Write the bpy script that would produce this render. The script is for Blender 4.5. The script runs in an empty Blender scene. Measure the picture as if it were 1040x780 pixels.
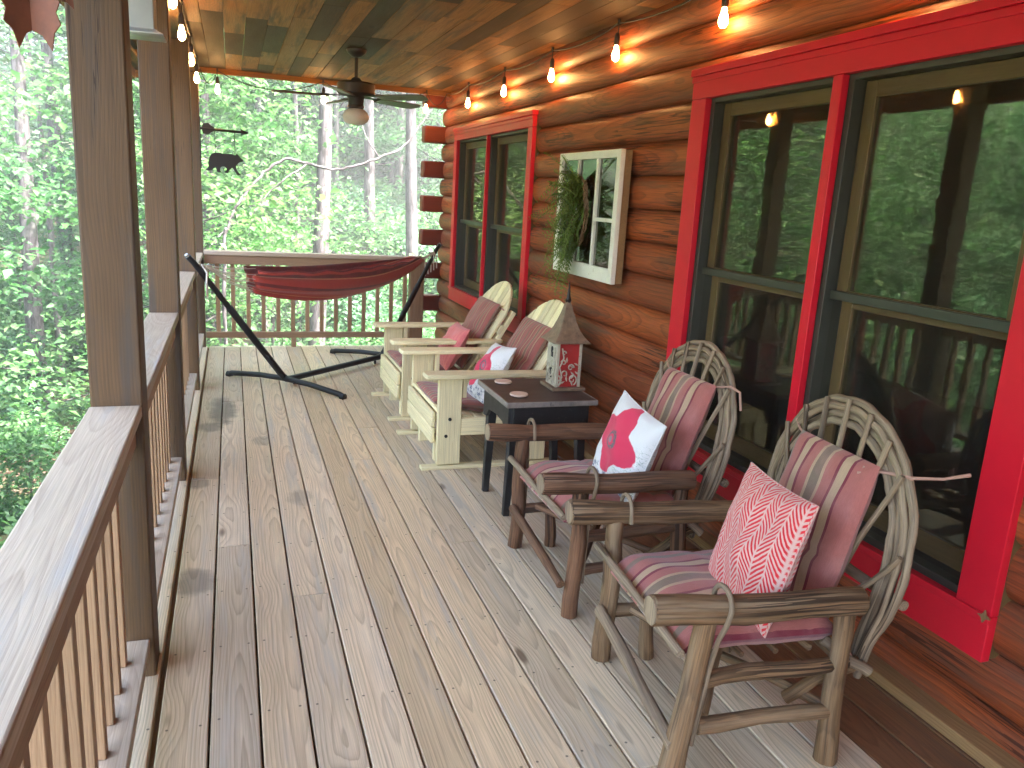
import bpy, math, random
import numpy as np
from mathutils import Vector, Matrix

random.seed(11)
RNG = np.random.default_rng(11)
PI = math.pi
scene = bpy.context.scene
COL = scene.collection

# ------------------------------------------------------------------ camera model
CAM_Z = 1.558
F_PX, PITCH, YAW, ROLL = 813.13, 0.227711, 0.341284, 0.0575432
_cy, _sy, _cp, _sp = math.cos(YAW), math.sin(YAW), math.cos(PITCH), math.sin(PITCH)
FWD = Vector((_sy * _cp, _cy * _cp, -_sp))
_r = Vector((_cy, -_sy, 0)); _u = _r.cross(FWD)
RIGHT = _r * math.cos(ROLL) + _u * math.sin(ROLL)
UP = -_r * math.sin(ROLL) + _u * math.cos(ROLL)


def ray(px, py):
    return FWD + RIGHT * ((px - 520) / F_PX) - UP * ((py - 390) / F_PX)


def at(px, py, y):
    d = ray(px, py)
    return Vector((0, 0, CAM_Z)) + d * (y / d.y)


# ------------------------------------------------------------------ node helpers
class NT:
    def __init__(self, name):
        self.m = bpy.data.materials.new(name)
        self.m.use_nodes = True
        self.t = self.m.node_tree
        self.t.nodes.clear()
        self.out = self.t.nodes.new('ShaderNodeOutputMaterial')

    def n(self, typ, **kw):
        x = self.t.nodes.new(typ)
        for k, v in kw.items():
            setattr(x, k, v)
        return x

    def put(self, sock, v):
        if v is None:
            return
        if isinstance(v, bpy.types.NodeSocket):
            self.t.links.new(v, sock)
        elif isinstance(v, (tuple, list)) and len(v) == 3 and sock.type == 'RGBA':
            sock.default_value = (*v, 1)
        else:
            sock.default_value = v

    def attr(self, name):
        a = self.n('ShaderNodeAttribute'); a.attribute_name = name
        return a

    def math(self, op, a, b=None, c=None, clamp=False):
        x = self.n('ShaderNodeMath', operation=op); x.use_clamp = clamp
        self.put(x.inputs[0], a); self.put(x.inputs[1], b)
        if c is not None:
            self.put(x.inputs[2], c)
        return x.outputs[0]

    def mix(self, f, a, b, mode='MIX'):
        x = self.n('ShaderNodeMix', data_type='RGBA', blend_type=mode)
        self.put(x.inputs[0], f); self.put(x.inputs[6], a); self.put(x.inputs[7], b)
        return x.outputs[2]

    def sep(self, v):
        x = self.n('ShaderNodeSeparateXYZ'); self.put(x.inputs[0], v)
        return x.outputs

    def comb(self, a, b, c):
        x = self.n('ShaderNodeCombineXYZ')
        for i, v in enumerate((a, b, c)):
            self.put(x.inputs[i], v)
        return x.outputs[0]

    def vm(self, op, a, b):
        x = self.n('ShaderNodeVectorMath', operation=op)
        self.put(x.inputs[0], a); self.put(x.inputs[1], b)
        return x.outputs[0]

    def noise(self, vec, scale=1, detail=2, rough=.5, col=False):
        x = self.n('ShaderNodeTexNoise')
        self.put(x.inputs['Vector'], vec)
        x.inputs['Scale'].default_value = scale
        x.inputs['Detail'].default_value = detail
        x.inputs['Roughness'].default_value = rough
        return x.outputs['Color'] if col else x.outputs[0]

    def sstep(self, v, lo, hi):
        x = self.n('ShaderNodeMapRange', interpolation_type='SMOOTHSTEP')
        self.put(x.inputs[0], v); x.inputs[1].default_value = lo; x.inputs[2].default_value = hi
        return x.outputs[0]

    def maprange(self, v, a, b, c, d):
        x = self.n('ShaderNodeMapRange')
        self.put(x.inputs[0], v)
        for i, k in enumerate((a, b, c, d)):
            x.inputs[1 + i].default_value = k
        return x.outputs[0]

    def ramp(self, v, stops, const=False):
        x = self.n('ShaderNodeValToRGB')
        cr = x.color_ramp
        if const:
            cr.interpolation = 'CONSTANT'
        while len(cr.elements) < len(stops):
            cr.elements.new(.5)
        for e, (p, c) in zip(cr.elements, stops):
            e.position = p
            e.color = (*c, 1) if len(c) == 3 else c
        self.put(x.inputs[0], v)
        return x.outputs[0]

    def bump(self, h, strength=.3, dist=.002):
        x = self.n('ShaderNodeBump')
        x.inputs['Strength'].default_value = strength
        x.inputs['Distance'].default_value = dist
        self.put(x.inputs['Height'], h)
        return x.outputs[0]

    def bsdf(self, color, rough=.6, normal=None, metallic=0, spec=.5, trans=0, coat=0, sheen=0):
        x = self.n('ShaderNodeBsdfPrincipled')
        self.put(x.inputs['Base Color'], color)
        self.put(x.inputs['Roughness'], rough)
        self.put(x.inputs['Metallic'], metallic)
        x.inputs['Specular IOR Level'].default_value = spec
        if coat:
            x.inputs['Coat Weight'].default_value = coat
            x.inputs['Coat Roughness'].default_value = .25
        if sheen:
            x.inputs['Sheen Weight'].default_value = sheen
        if normal is not None:
            self.put(x.inputs['Normal'], normal)
        return x.outputs[0]

    def done(self, shader):
        self.t.links.new(shader, self.out.inputs[0])
        return self.m


def wood(name, c1, c2, c3, ring=.007, ringamt=.55, rough=.6, knots=.55, weather=None, wamt=0., bump=.25,
         wob=.07, spec=.3, fib=.22, screws=False, stains=None, coat=0, cracks=0):
    """sawn or round timber: rings, fibres, knots and weathering in the piece's own along/across space"""
    t = NT(name)
    wp = t.attr('wp').outputs['Vector']; rnd = t.attr('rnd').outputs['Fac']
    X, Y, Z = t.sep(wp)[:3]
    seed = t.math('MULTIPLY', rnd, 37.)
    nv = t.comb(seed, t.math('MULTIPLY', Y, .9), 0)
    nc = t.sep(t.noise(nv, 1, 2, .5, col=True))
    X2 = t.math('ADD', X, t.math('MULTIPLY', t.math('SUBTRACT', nc[0], .5), wob * 1.6))
    Z2 = t.math('ADD', Z, t.math('MULTIPLY', t.math('SUBTRACT', nc[1], .5), wob * 2.2))
    fine = t.noise(t.vm('MULTIPLY', wp, (30, 3, 30)), 1, 2, .5)
    rad = t.math('SQRT', t.math('ADD', t.math('MULTIPLY', X2, X2), t.math('MULTIPLY', Z2, Z2)))
    # knots
    vor = t.n('ShaderNodeTexVoronoi')
    t.put(vor.inputs['Vector'], t.comb(t.math('ADD', t.math('MULTIPLY', X, 5.), seed), t.math('MULTIPLY', Y, 1.5), 0))
    vor.inputs['Scale'].default_value = 1
    kd = vor.outputs['Distance']; kc = t.sep(vor.outputs['Color'])[0]
    gate = t.math('GREATER_THAN', kc, 1 - knots)
    near = t.math('MULTIPLY', t.sstep(kd, .34, .05), gate)
    rad = t.math('ADD', rad, t.math('ADD', t.math('MULTIPLY', fine, .006), t.math('MULTIPLY', near, .016)))
    fr = t.math('FRACT', t.math('DIVIDE', rad, ring))
    late = t.math('MULTIPLY', t.math('POWER', fr, 2.4), t.sstep(fr, 1.0, .88))
    fv = t.vm('ADD', t.vm('MULTIPLY', wp, (260, 4, 260)), t.comb(seed, 0, 0))
    fibre = t.noise(fv, 1, 3, .6)
    blot = t.noise(t.vm('ADD', t.vm('MULTIPLY', wp, (7, 1.3, 7)), t.comb(seed, 0, 0)), 1, 4, .6)
    col = t.mix(t.math('MULTIPLY', t.sstep(blot, .3, .75), .6), c1, c3)
    col = t.mix(t.maprange(rnd, 0, 1, 0, .85), col, c3)
    col = t.mix(t.math('MULTIPLY', late, ringamt), col, c2)
    val = t.maprange(t.math('FRACT', t.math('MULTIPLY', rnd, 7.31)), 0, 1, .82, 1.14)
    val = t.math('MULTIPLY', val, t.maprange(fibre, .25, .75, 1 - fib, 1 + fib))
    col = t.mix(1, col, t.comb(val, val, val), 'MULTIPLY')
    if weather:
        w = t.noise(t.vm('ADD', t.vm('MULTIPLY', wp, (16, 1.1, 16)), t.comb(seed, 3, 0)), 1, 5, .65)
        col = t.mix(t.math('MULTIPLY', t.sstep(w, .62 - wamt * .4, .85 - wamt * .4), .85), col, weather)
    kn = t.math('MULTIPLY', t.sstep(kd, .11, .045), gate)
    dk = t.vm('MULTIPLY', c2, (.42, .36, .34))
    col = t.mix(t.math('MULTIPLY', kn, .8), col, dk)
    h = t.math('ADD', t.math('MULTIPLY', late, -.5), fibre)
    if cracks:
        ck = t.noise(t.vm('ADD', t.vm('MULTIPLY', wp, (55, 1.2, 55)), t.comb(seed, 9, 0)), 1, 2, .5)
        cm = t.math('MULTIPLY', t.math('LESS_THAN', t.math('ABSOLUTE', t.math('SUBTRACT', ck, .5)), .008 * cracks),
                    t.sstep(t.noise(t.vm('MULTIPLY', wp, (3, 1, 3)), 1.2, 1), .5, .6))
        col = t.mix(t.math('MULTIPLY', cm, .8), col, dk)
        h = t.math('SUBTRACT', h, t.math('MULTIPLY', cm, 3.))
    if screws or stains:
        P = t.n('ShaderNodeTexCoord').outputs['Object']
        px, py, pz = t.sep(P)[:3]
    if screws:
        u = t.math('FRACT', t.math('DIVIDE', t.math('ADD', px, .237), .143))
        u = t.math('MULTIPLY', t.math('SUBTRACT', t.math('ABSOLUTE', t.math('SUBTRACT', u, .5)), .32), .143)
        v = t.math('MULTIPLY', t.math('SUBTRACT', t.math('FRACT', t.math('DIVIDE', py, .406)), .5), .406)
        v = t.math('ADD', v, t.math('MULTIPLY', t.math('SUBTRACT', t.math('FRACT', t.math('MULTIPLY', rnd, 91.7)), .5), .03))
        d = t.math('SQRT', t.math('ADD', t.math('MULTIPLY', u, u), t.math('MULTIPLY', v, v)))
        col = t.mix(t.math('MULTIPLY', t.sstep(d, .0052, .0032), .75), col, (.045, .038, .032))
    if stains:
        sn = t.noise(P, 9, 4, .7)
        for sx, sy, sr, sl, am in stains:
            dx = t.math('DIVIDE', t.math('SUBTRACT', px, sx), sr); dy = t.math('DIVIDE', t.math('SUBTRACT', py, sy), sl)
            d = t.math('ADD', t.math('MULTIPLY', dx, dx), t.math('MULTIPLY', dy, dy))
            d = t.math('ADD', d, t.math('MULTIPLY', t.math('SUBTRACT', sn, .5), 1.8))
            col = t.mix(t.math('MULTIPLY', t.sstep(d, 1.25, .2), am), col, (.075, .072, .068))
    rg = t.maprange(blot, .2, .8, rough - .1, rough + .12)
    return t.done(t.bsdf(col, rg, t.bump(h, bump, .0016), spec=spec, coat=coat))


def plain(name, c, rough=.5, metallic=0, var=.12, scale=14, bump=0, wear=None, spec=.5, sheen=0):
    t = NT(name)
    P = t.n('ShaderNodeTexCoord').outputs['Object']
    n = t.noise(P, scale, 4, .6)
    v = t.maprange(n, .25, .75, 1 - var, 1 + var)
    col = t.mix(1, c, t.comb(v, v, v), 'MULTIPLY')
    if wear:
        n2 = t.noise(P, 38, 5, .7)
        col = t.mix(t.math('MULTIPLY', t.sstep(n2, .6, .7), .8), col, wear)
    nm = t.bump(n, bump, .003) if bump else None
    return t.done(t.bsdf(col, t.maprange(n, .2, .8, max(.02, rough - .08), rough + .08), nm, metallic, spec=spec, sheen=sheen))


# ------------------------------------------------------------------ materials
M = {}
M['deck'] = wood('deck_boards', (.63, .54, .41), (.26, .185, .115), (.64, .49, .295), ring=.0065, ringamt=.62, rough=.52, knots=.30,
                 weather=(.46, .425, .355), wamt=.3, bump=.3, wob=.034, spec=.3, screws=True,
                 stains=[(-.09, 5.75, .10, .42, .72), (-.17, 5.35, .09, .12, .55), (-.17, 3.15, .09, .13, .55), (-.2, 4.3, .06, .10, .5),
                         (.14, 5.0, .06, .1, .35), (.30, 4.0, .07, .12, .35)])
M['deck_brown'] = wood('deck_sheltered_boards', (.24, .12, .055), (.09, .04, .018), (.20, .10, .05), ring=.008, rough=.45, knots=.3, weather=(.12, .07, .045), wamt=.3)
M['cap'] = wood('rail_cap_wood', (.42, .355, .275), (.21, .15, .10), (.39, .31, .225), ring=.009, ringamt=.45, rough=.55, knots=.3, weather=(.36, .335, .30), wamt=.3)
M['rail'] = wood('rail_wood', (.30, .185, .105), (.15, .07, .035), (.36, .23, .13), ring=.008, ringamt=.4, rough=.6, knots=.3, weather=(.26, .2, .15), wamt=.15)
M['post'] = wood('post_wood', (.155, .088, .038), (.055, .03, .014), (.10, .057, .026), ring=.009, ringamt=.6, rough=.62, knots=.8, weather=(.062, .049, .039), wamt=.35, cracks=1.4)
M['ceil'] = wood('ceiling_boards', (.30, .135, .038), (.10, .038, .010), (.19, .078, .021), ring=.008, ringamt=.5, rough=.62, knots=.45, weather=(.035, .024, .015), wamt=.42, spec=.2, wob=.05)
M['ceil_dark'] = wood('ceiling_grey_boards', (.038, .026, .016), (.02, .013, .008), (.055, .034, .018), ring=.008, ringamt=.4, rough=.68, knots=.3, weather=(.11, .052, .018), wamt=.16, spec=.2)
M['log'] = wood('stained_logs', (.42, .092, .020), (.085, .017, .005), (.22, .05, .018), ring=.019, ringamt=.7, rough=.52, knots=.45, weather=(.13, .058, .033), wamt=.38,
                bump=.7, wob=.12, spec=.35, cracks=4, fib=.42)
M['log_end'] = wood('stained_log_ends', (.17, .03, .013), (.09, .015, .008), (.14, .025, .012), ring=.012, ringamt=.3, rough=.5, knots=.1)
M['trim'] = wood('tan_trim_board', (.33, .2, .085), (.16, .085, .03), (.27, .155, .07), ring=.008, rough=.55, weather=(.16, .11, .06), wamt=.25)
M['sash'] = wood('olive_sash_wood', (.185, .115, .04), (.11, .062, .02), (.15, .09, .034), ring=.006, ringamt=.3, rough=.42, knots=0)
M['pine'] = wood('pale_treated_pine', (.82, .74, .45), (.56, .43, .20), (.77, .68, .41), ring=.009, ringamt=.42, rough=.55, knots=.3, weather=(.46, .42, .30), wamt=.1)
M['bark'] = wood('rustic_barked_poles', (.165, .092, .042), (.045, .024, .012), (.22, .132, .066), ring=.012, ringamt=.6, rough=.7, knots=.5, weather=(.30, .215, .13), wamt=.38, bump=1., fib=.6, cracks=7)
M['bark_red'] = wood('rustic_brown_poles', (.155, .072, .036), (.045, .02, .012), (.20, .105, .056), ring=.012, ringamt=.6, rough=.68, knots=.5, weather=(.23, .155, .11), wamt=.36, bump=1., fib=.6, cracks=7)
M['twig'] = wood('silver_bent_twigs', (.25, .175, .105), (.09, .056, .03), (.30, .225, .15), ring=.01, ringamt=.3, rough=.6, knots=.4, weather=(.13, .095, .07), wamt=.36, bump=.8, fib=.45, cracks=4)
M['red'] = plain('red_window_paint', (.62, .009, .026), .42, var=.08, scale=6, bump=.06, spec=.3)
M['track'] = plain('grey_green_window_track', (.046, .047, .037), .45, metallic=.2)
M['black_metal'] = plain('black_powder_coat', (.006, .006, .0065), .42, var=.2, spec=.3)
M['bronze'] = plain('dark_bronze', (.018, .014, .011), .45, metallic=.3)
M['white_paint'] = plain('cream_white_paint', (.74, .72, .63), .5, var=.06, wear=(.5, .42, .3))
M['black_paint'] = plain('worn_black_paint', (.010, .0095, .0095), .5, var=.3, wear=(.06, .045, .035), bump=.15)
M['worn_edge'] = plain('rubbed_table_edge', (.20, .17, .145), .5, var=.35, scale=30, wear=(.04, .035, .03))
M['table_top'] = wood('worn_dark_tabletop', (.034, .022, .018), (.014, .01, .009), (.055, .035, .027), ring=.012, ringamt=.5, rough=.48, spec=.25, knots=.2, weather=(.09, .06, .048), wamt=.1)
M['rope'] = plain('pale_cotton_cord', (.62, .58, .5), .8, var=.15, scale=90)
M['cable'] = plain('dark_cable', (.02, .014, .012), .5)
M['pale_metal'] = plain('pale_grey_metal', (.36, .37, .34), .45, metallic=.3, var=.1)
M['copper_leaf'] = plain('rusty_copper', (.17, .06, .03), .6, metallic=.2, var=.35, scale=25, bump=.3)
M['coaster'] = plain('pale_wood_slice', (.60, .44, .34), .6, var=.1, scale=60)
M['tie'] = plain('rose_tan_tie', (.42, .24, .18), .8)


def fabric(name, stops, period, axis=0, fade=(.42, .22, .20), off=0.):
    t = NT(name)
    wp = t.attr('wp').outputs['Vector']
    s = t.sep(wp)
    n = t.noise(wp, 7, 3, .6)
    u = t.math('ADD', t.math('ADD', t.math('DIVIDE', s[axis], period), off), t.math('MULTIPLY', t.math('SUBTRACT', n, .5), .008))
    col = t.ramp(t.math('FRACT', u), stops, True)
    weave = t.noise(t.vm('MULTIPLY', wp, (900, 900, 900)), 1, 1, .5)
    thr = t.noise(t.vm('MULTIPLY', wp, (700, 60, 60)), 1, 2, .5)
    col = t.mix(t.math('MULTIPLY', t.sstep(n, .4, .75), .4), col, fade)
    v = t.maprange(t.math('ADD', weave, thr), .6, 1.4, .82, 1.15)
    col = t.mix(1, col, t.comb(v, v, v), 'MULTIPLY')
    return t.done(t.bsdf(col, .9, t.bump(t.math('ADD', weave, t.math('MULTIPLY', n, 6)), .35, .002), spec=.15, sheen=.25))


ROSE, DK, TAN, TAU = (.37, .125, .105), (.19, .028, .045), (.44, .31, .19), (.20, .145, .10)
_seq = [(.06, TAU), (.11, ROSE), (.03, DK), (.075, TAN), (.03, DK), (.10, ROSE), (.03, TAN), (.10, TAU), (.03, TAN), (.11, ROSE), (.03, DK), (.085, TAN), (.03, DK), (.18, ROSE)]
_tot = sum(a for a, _ in _seq); _p = 0; STR = []
for a, c in _seq:
    STR.append((_p / _tot, c)); _p += a
M['stripe'] = fabric('rose_striped_canvas', STR, .375, off=.5)
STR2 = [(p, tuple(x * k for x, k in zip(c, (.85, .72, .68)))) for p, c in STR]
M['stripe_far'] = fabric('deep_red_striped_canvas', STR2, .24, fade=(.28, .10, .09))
HR, HD, HT = (.36, .05, .03), (.125, .02, .016), (.52, .22, .11)
M['hammock'] = fabric('red_striped_hammock_cloth', [(0, HR), (.2, HT), (.225, HR), (.36, HD), (.52, HR), (.56, HD), (.64, HT), (.665, HR), (.86, HD), (.93, HR)], .62, fade=(.36, .05, .05))


def m_chevron():
    t = NT('coral_herringbone_knit')
    X, Y, Z = t.sep(t.attr('wp').outputs['Vector'])[:3]
    nz = t.noise(t.attr('wp').outputs['Vector'], 30, 3, .6)
    cw = .042
    cx = t.math('DIVIDE', X, cw)
    cf = t.math('FRACT', cx)
    par = t.math('MODULO', t.math('FLOOR', t.math('ADD', cx, 60)), 2.)
    sg = t.math('SUBTRACT', t.math('MULTIPLY', par, 2), 1)
    dz = t.math('ADD', Y, t.math('MULTIPLY', t.math('MULTIPLY', sg, t.math('SUBTRACT', cf, .5)), cw * 1.25))
    st = t.math('FRACT', t.math('ADD', t.math('DIVIDE', dz, .0175), t.math('MULTIPLY', t.math('SUBTRACT', nz, .5), .5)))
    on = t.math('MULTIPLY', t.sstep(st, .40, .48), t.sstep(st, 1., .92))
    edge = t.math('MULTIPLY', t.sstep(cf, .02, .1), t.sstep(cf, .98, .9))
    on = t.math('MULTIPLY', on, edge)
    col = t.mix(on, (.60, .38, .33), (.60, .024, .035))
    col = t.mix(t.math('MULTIPLY', t.sstep(nz, .5, .8), .3), col, (.66, .2, .18))
    return t.done(t.bsdf(col, .9, t.bump(t.math('ADD', on, nz), .5, .002), spec=.15, sheen=.3))


def m_flower():
    t = NT('white_canvas_with_red_poppy')
    wp = t.attr('wp').outputs['Vector']
    X, Y, Z = t.sep(wp)[:3]
    nz = t.noise(wp, 9, 3, .6)
    dx = t.math('ADD', X, .018); dy = t.math('SUBTRACT', Y, .015)
    r = t.math('SQRT', t.math('ADD', t.math('MULTIPLY', dx, dx), t.math('MULTIPLY', dy, dy)))
    th = t.math('ARCTAN2', dy, dx)
    lob = t.math('ADD', .128, t.math('MULTIPLY', t.math('COSINE', t.math('ADD', t.math('MULTIPLY', th, 4), .6)), .028))
    lob = t.math('ADD', lob, t.math('MULTIPLY', t.math('SUBTRACT', nz, .5), .07))
    pet = t.sstep(t.math('SUBTRACT', lob, r), -.002, .004)
    col = t.mix(pet, (.66, .65, .64), (.60, .04, .09))
    rim = t.math('MULTIPLY', t.sstep(r, .022, .025), t.sstep(r, .042, .036))
    ctr = t.math('MULTIPLY', t.math('GREATER_THAN', t.noise(wp, 120, 2), .40), rim)
    col = t.mix(ctr, col, (.13, .105, .115))
    col = t.mix(t.sstep(r, .016, .012), col, (.28, .19, .21))
    # grey leaf sketches
    lf = t.noise(t.vm('MULTIPLY', wp, (1, 1.6, 1)), 26, 3, .6)
    line = t.math('LESS_THAN', t.math('ABSOLUTE', t.math('SUBTRACT', lf, .5)), .012)
    zone = t.math('MULTIPLY', t.sstep(t.math('ADD', t.math('MULTIPLY', X, .8), t.math('MULTIPLY', Y, -.7)), .05, .10), t.math('SUBTRACT', 1, pet))
    col = t.mix(t.math('MULTIPLY', t.math('MULTIPLY', line, zone), .8), col, (.27, .32, .27))
    bl = t.math('MULTIPLY', t.math('MULTIPLY', t.sstep(Y, -.10, -.13), t.math('GREATER_THAN', lf, .56)), t.math('SUBTRACT', 1, pet))
    col = t.mix(bl, col, (.16, .17, .24))
    wv = t.noise(wp, 700, 1)
    return t.done(t.bsdf(col, .9, t.bump(t.math('ADD', wv, t.math('MULTIPLY', nz, 4)), .3, .002), spec=.15, sheen=.2))


M['chevron'] = m_chevron()
M['flower'] = m_flower()
M['coral'] = fabric('coral_quilted_cloth', [(0, (.58, .14, .14)), (.5, (.64, .19, .17))], .03, fade=(.62, .2, .18))


def m_glass(name, tint, refl, wav=.0):
    t = NT(name)
    P = t.n('ShaderNodeTexCoord').outputs['Object']
    n = t.noise(P, 9, 2, .5)
    nm = t.bump(n, wav, .004)
    fr = t.n('ShaderNodeFresnel'); fr.inputs[0].default_value = 1.52
    g = t.n('ShaderNodeBsdfGlossy'); g.inputs['Roughness'].default_value = .015; t.put(g.inputs['Normal'], nm)
    g.inputs['Color'].default_value = (.95, .84, .71, 1)
    tr = t.n('ShaderNodeBsdfTransparent'); t.put(tr.inputs[0], tint)
    mx = t.n('ShaderNodeMixShader')
    t.put(mx.inputs[0], t.math('MINIMUM', t.math('ADD', t.math('MULTIPLY', fr.outputs[0], refl), .012), 1.))
    t.t.links.new(tr.outputs[0], mx.inputs[1]); t.t.links.new(g.outputs[0], mx.inputs[2])
    return t.done(mx.outputs[0])


M['glass'] = m_glass('window_glass', (.62, .68, .6), .78, .05)
M['mirror'] = plain('old_mirror_glass', (.22, .215, .19), .06, metallic=1, var=.05, scale=8)


def m_screen():
    t = NT('insect_screen_mesh')
    d = t.bsdf((.04, .037, .027), .7)
    tr = t.n('ShaderNodeBsdfTransparent')
    mx = t.n('ShaderNodeMixShader'); mx.inputs[0].default_value = .2
    t.t.links.new(tr.outputs[0], mx.inputs[1]); t.t.links.new(d, mx.inputs[2])
    return t.done(mx.outputs[0])


M['screen'] = m_screen()


def m_emit(name, c, s):
    t = NT(name)
    e = t.n('ShaderNodeEmission'); t.put(e.inputs[0], c); e.inputs[1].default_value = s
    return t.done(e.outputs[0])


M['bulb'] = m_emit('warm_lit_bulb', (1, .47, .15), 10)


def m_globe():
    t = NT('frosted_glass_globe')
    P = t.n('ShaderNodeTexCoord').outputs['Object']
    n = t.noise(P, 16, 3, .6)
    b = t.bsdf(t.mix(n, (.62, .58, .54), (.74, .72, .70)), .35)
    tl = t.n('ShaderNodeBsdfTranslucent'); tl.inputs[0].default_value = (.75, .7, .66, 1)
    mx = t.n('ShaderNodeMixShader'); mx.inputs[0].default_value = .35
    t.t.links.new(b, mx.inputs[1]); t.t.links.new(tl.outputs[0], mx.inputs[2])
    return t.done(mx.outputs[0])


M['globe'] = m_globe()


def m_leaf(name, c1, c2, c3, trans=.45, rough=.45):
    t = NT(name)
    rnd = t.attr('rnd').outputs['Fac']
    col = t.ramp(rnd, [(0, c1), (.5, c2), (1, c3)])
    b = t.bsdf(col, rough, spec=.35)
    tl = t.n('ShaderNodeBsdfTranslucent')
    t.put(tl.inputs[0], t.mix(1, col, (1.15, 1.5, 1.05), 'MULTIPLY'))
    mx = t.n('ShaderNodeMixShader'); mx.inputs[0].default_value = trans
    t.t.links.new(b, mx.inputs[1]); t.t.links.new(tl.outputs[0], mx.inputs[2])
    return t.done(mx.outputs[0])


M['leaf_a'] = m_leaf('broad_green_leaves', (.042, .105, .045), (.07, .152, .065), (.105, .195, .07))
M['leaf_b'] = m_leaf('bluish_green_leaves', (.042, .105, .058), (.068, .15, .082), (.10, .195, .095))
M['leaf_c'] = m_leaf('yellow_green_leaves', (.055, .125, .052), (.085, .165, .068), (.12, .20, .075))
M['fern'] = m_leaf('fern_fronds', (.075, .13, .02), (.12, .18, .03), (.18, .23, .05), trans=.25)


def m_trunk(name, c1, c2, c3):
    t = NT(name)
    wp = t.attr('wp').outputs['Vector']
    n1 = t.noise(t.vm('MULTIPLY', wp, (16, 3.2, 16)), 1, 5, .7)
    n2 = t.noise(wp, 2.2, 3, .6)
    col = t.mix(t.sstep(n1, .38, .62), c2, c1)
    col = t.mix(t.math('MULTIPLY', t.sstep(n2, .5, .7), .6), col, c3)
    return t.done(t.bsdf(col, .85, t.bump(n1, .8, .02), spec=.2))


M['trunk'] = m_trunk('grey_ridged_bark', (.115, .10, .105), (.032, .027, .027), (.09, .095, .085))
M['trunk_pale'] = m_trunk('pale_smooth_bark', (.14, .127, .128), (.065, .056, .055), (.11, .113, .103))


def m_ground():
    t = NT('forest_floor')
    P = t.n('ShaderNodeTexCoord').outputs['Object']
    n1 = t.noise(P, .35, 4, .6); n2 = t.noise(P, 5, 5, .7); n3 = t.noise(P, 28, 3, .6)
    lit = t.mix(n2, (.075, .05, .034), (.145, .105, .078))
    lit = t.mix(t.math('MULTIPLY', n3, .5), lit, (.06, .04, .025))
    col = t.mix(t.sstep(n1, .47, .6), lit, t.mix(n2, (.03, .07, .025), (.06, .115, .04)))
    return t.done(t.bsdf(col, .95, t.bump(t.math('ADD', n2, n3), .8, .05), spec=.1))


M['ground'] = m_ground()
def m_haze():
    t = NT('haze_air')
    v = t.n('ShaderNodeVolumePrincipled'); v.inputs['Color'].default_value = (.9, .97, .95, 1); v.inputs['Density'].default_value = .0052; v.inputs['Anisotropy'].default_value = .2
    t.t.links.new(v.outputs[0], t.out.inputs['Volume'])
    return t.m


M['haze_air'] = m_haze()
M['room'] = plain('dark_room_paint', (.09, .065, .05), .8)
M['roof'] = plain('dark_shingles', (.07, .06, .055), .9, var=.3, scale=9)


# ------------------------------------------------------------------ mesh builder
def frame_from(d):
    d = Vector(d).normalized()
    a = Vector((0, 0, 1)) if abs(d.z) < .95 else Vector((1, 0, 0))
    s = d.cross(a).normalized()
    return d, s, s.cross(d).normalized()


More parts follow.
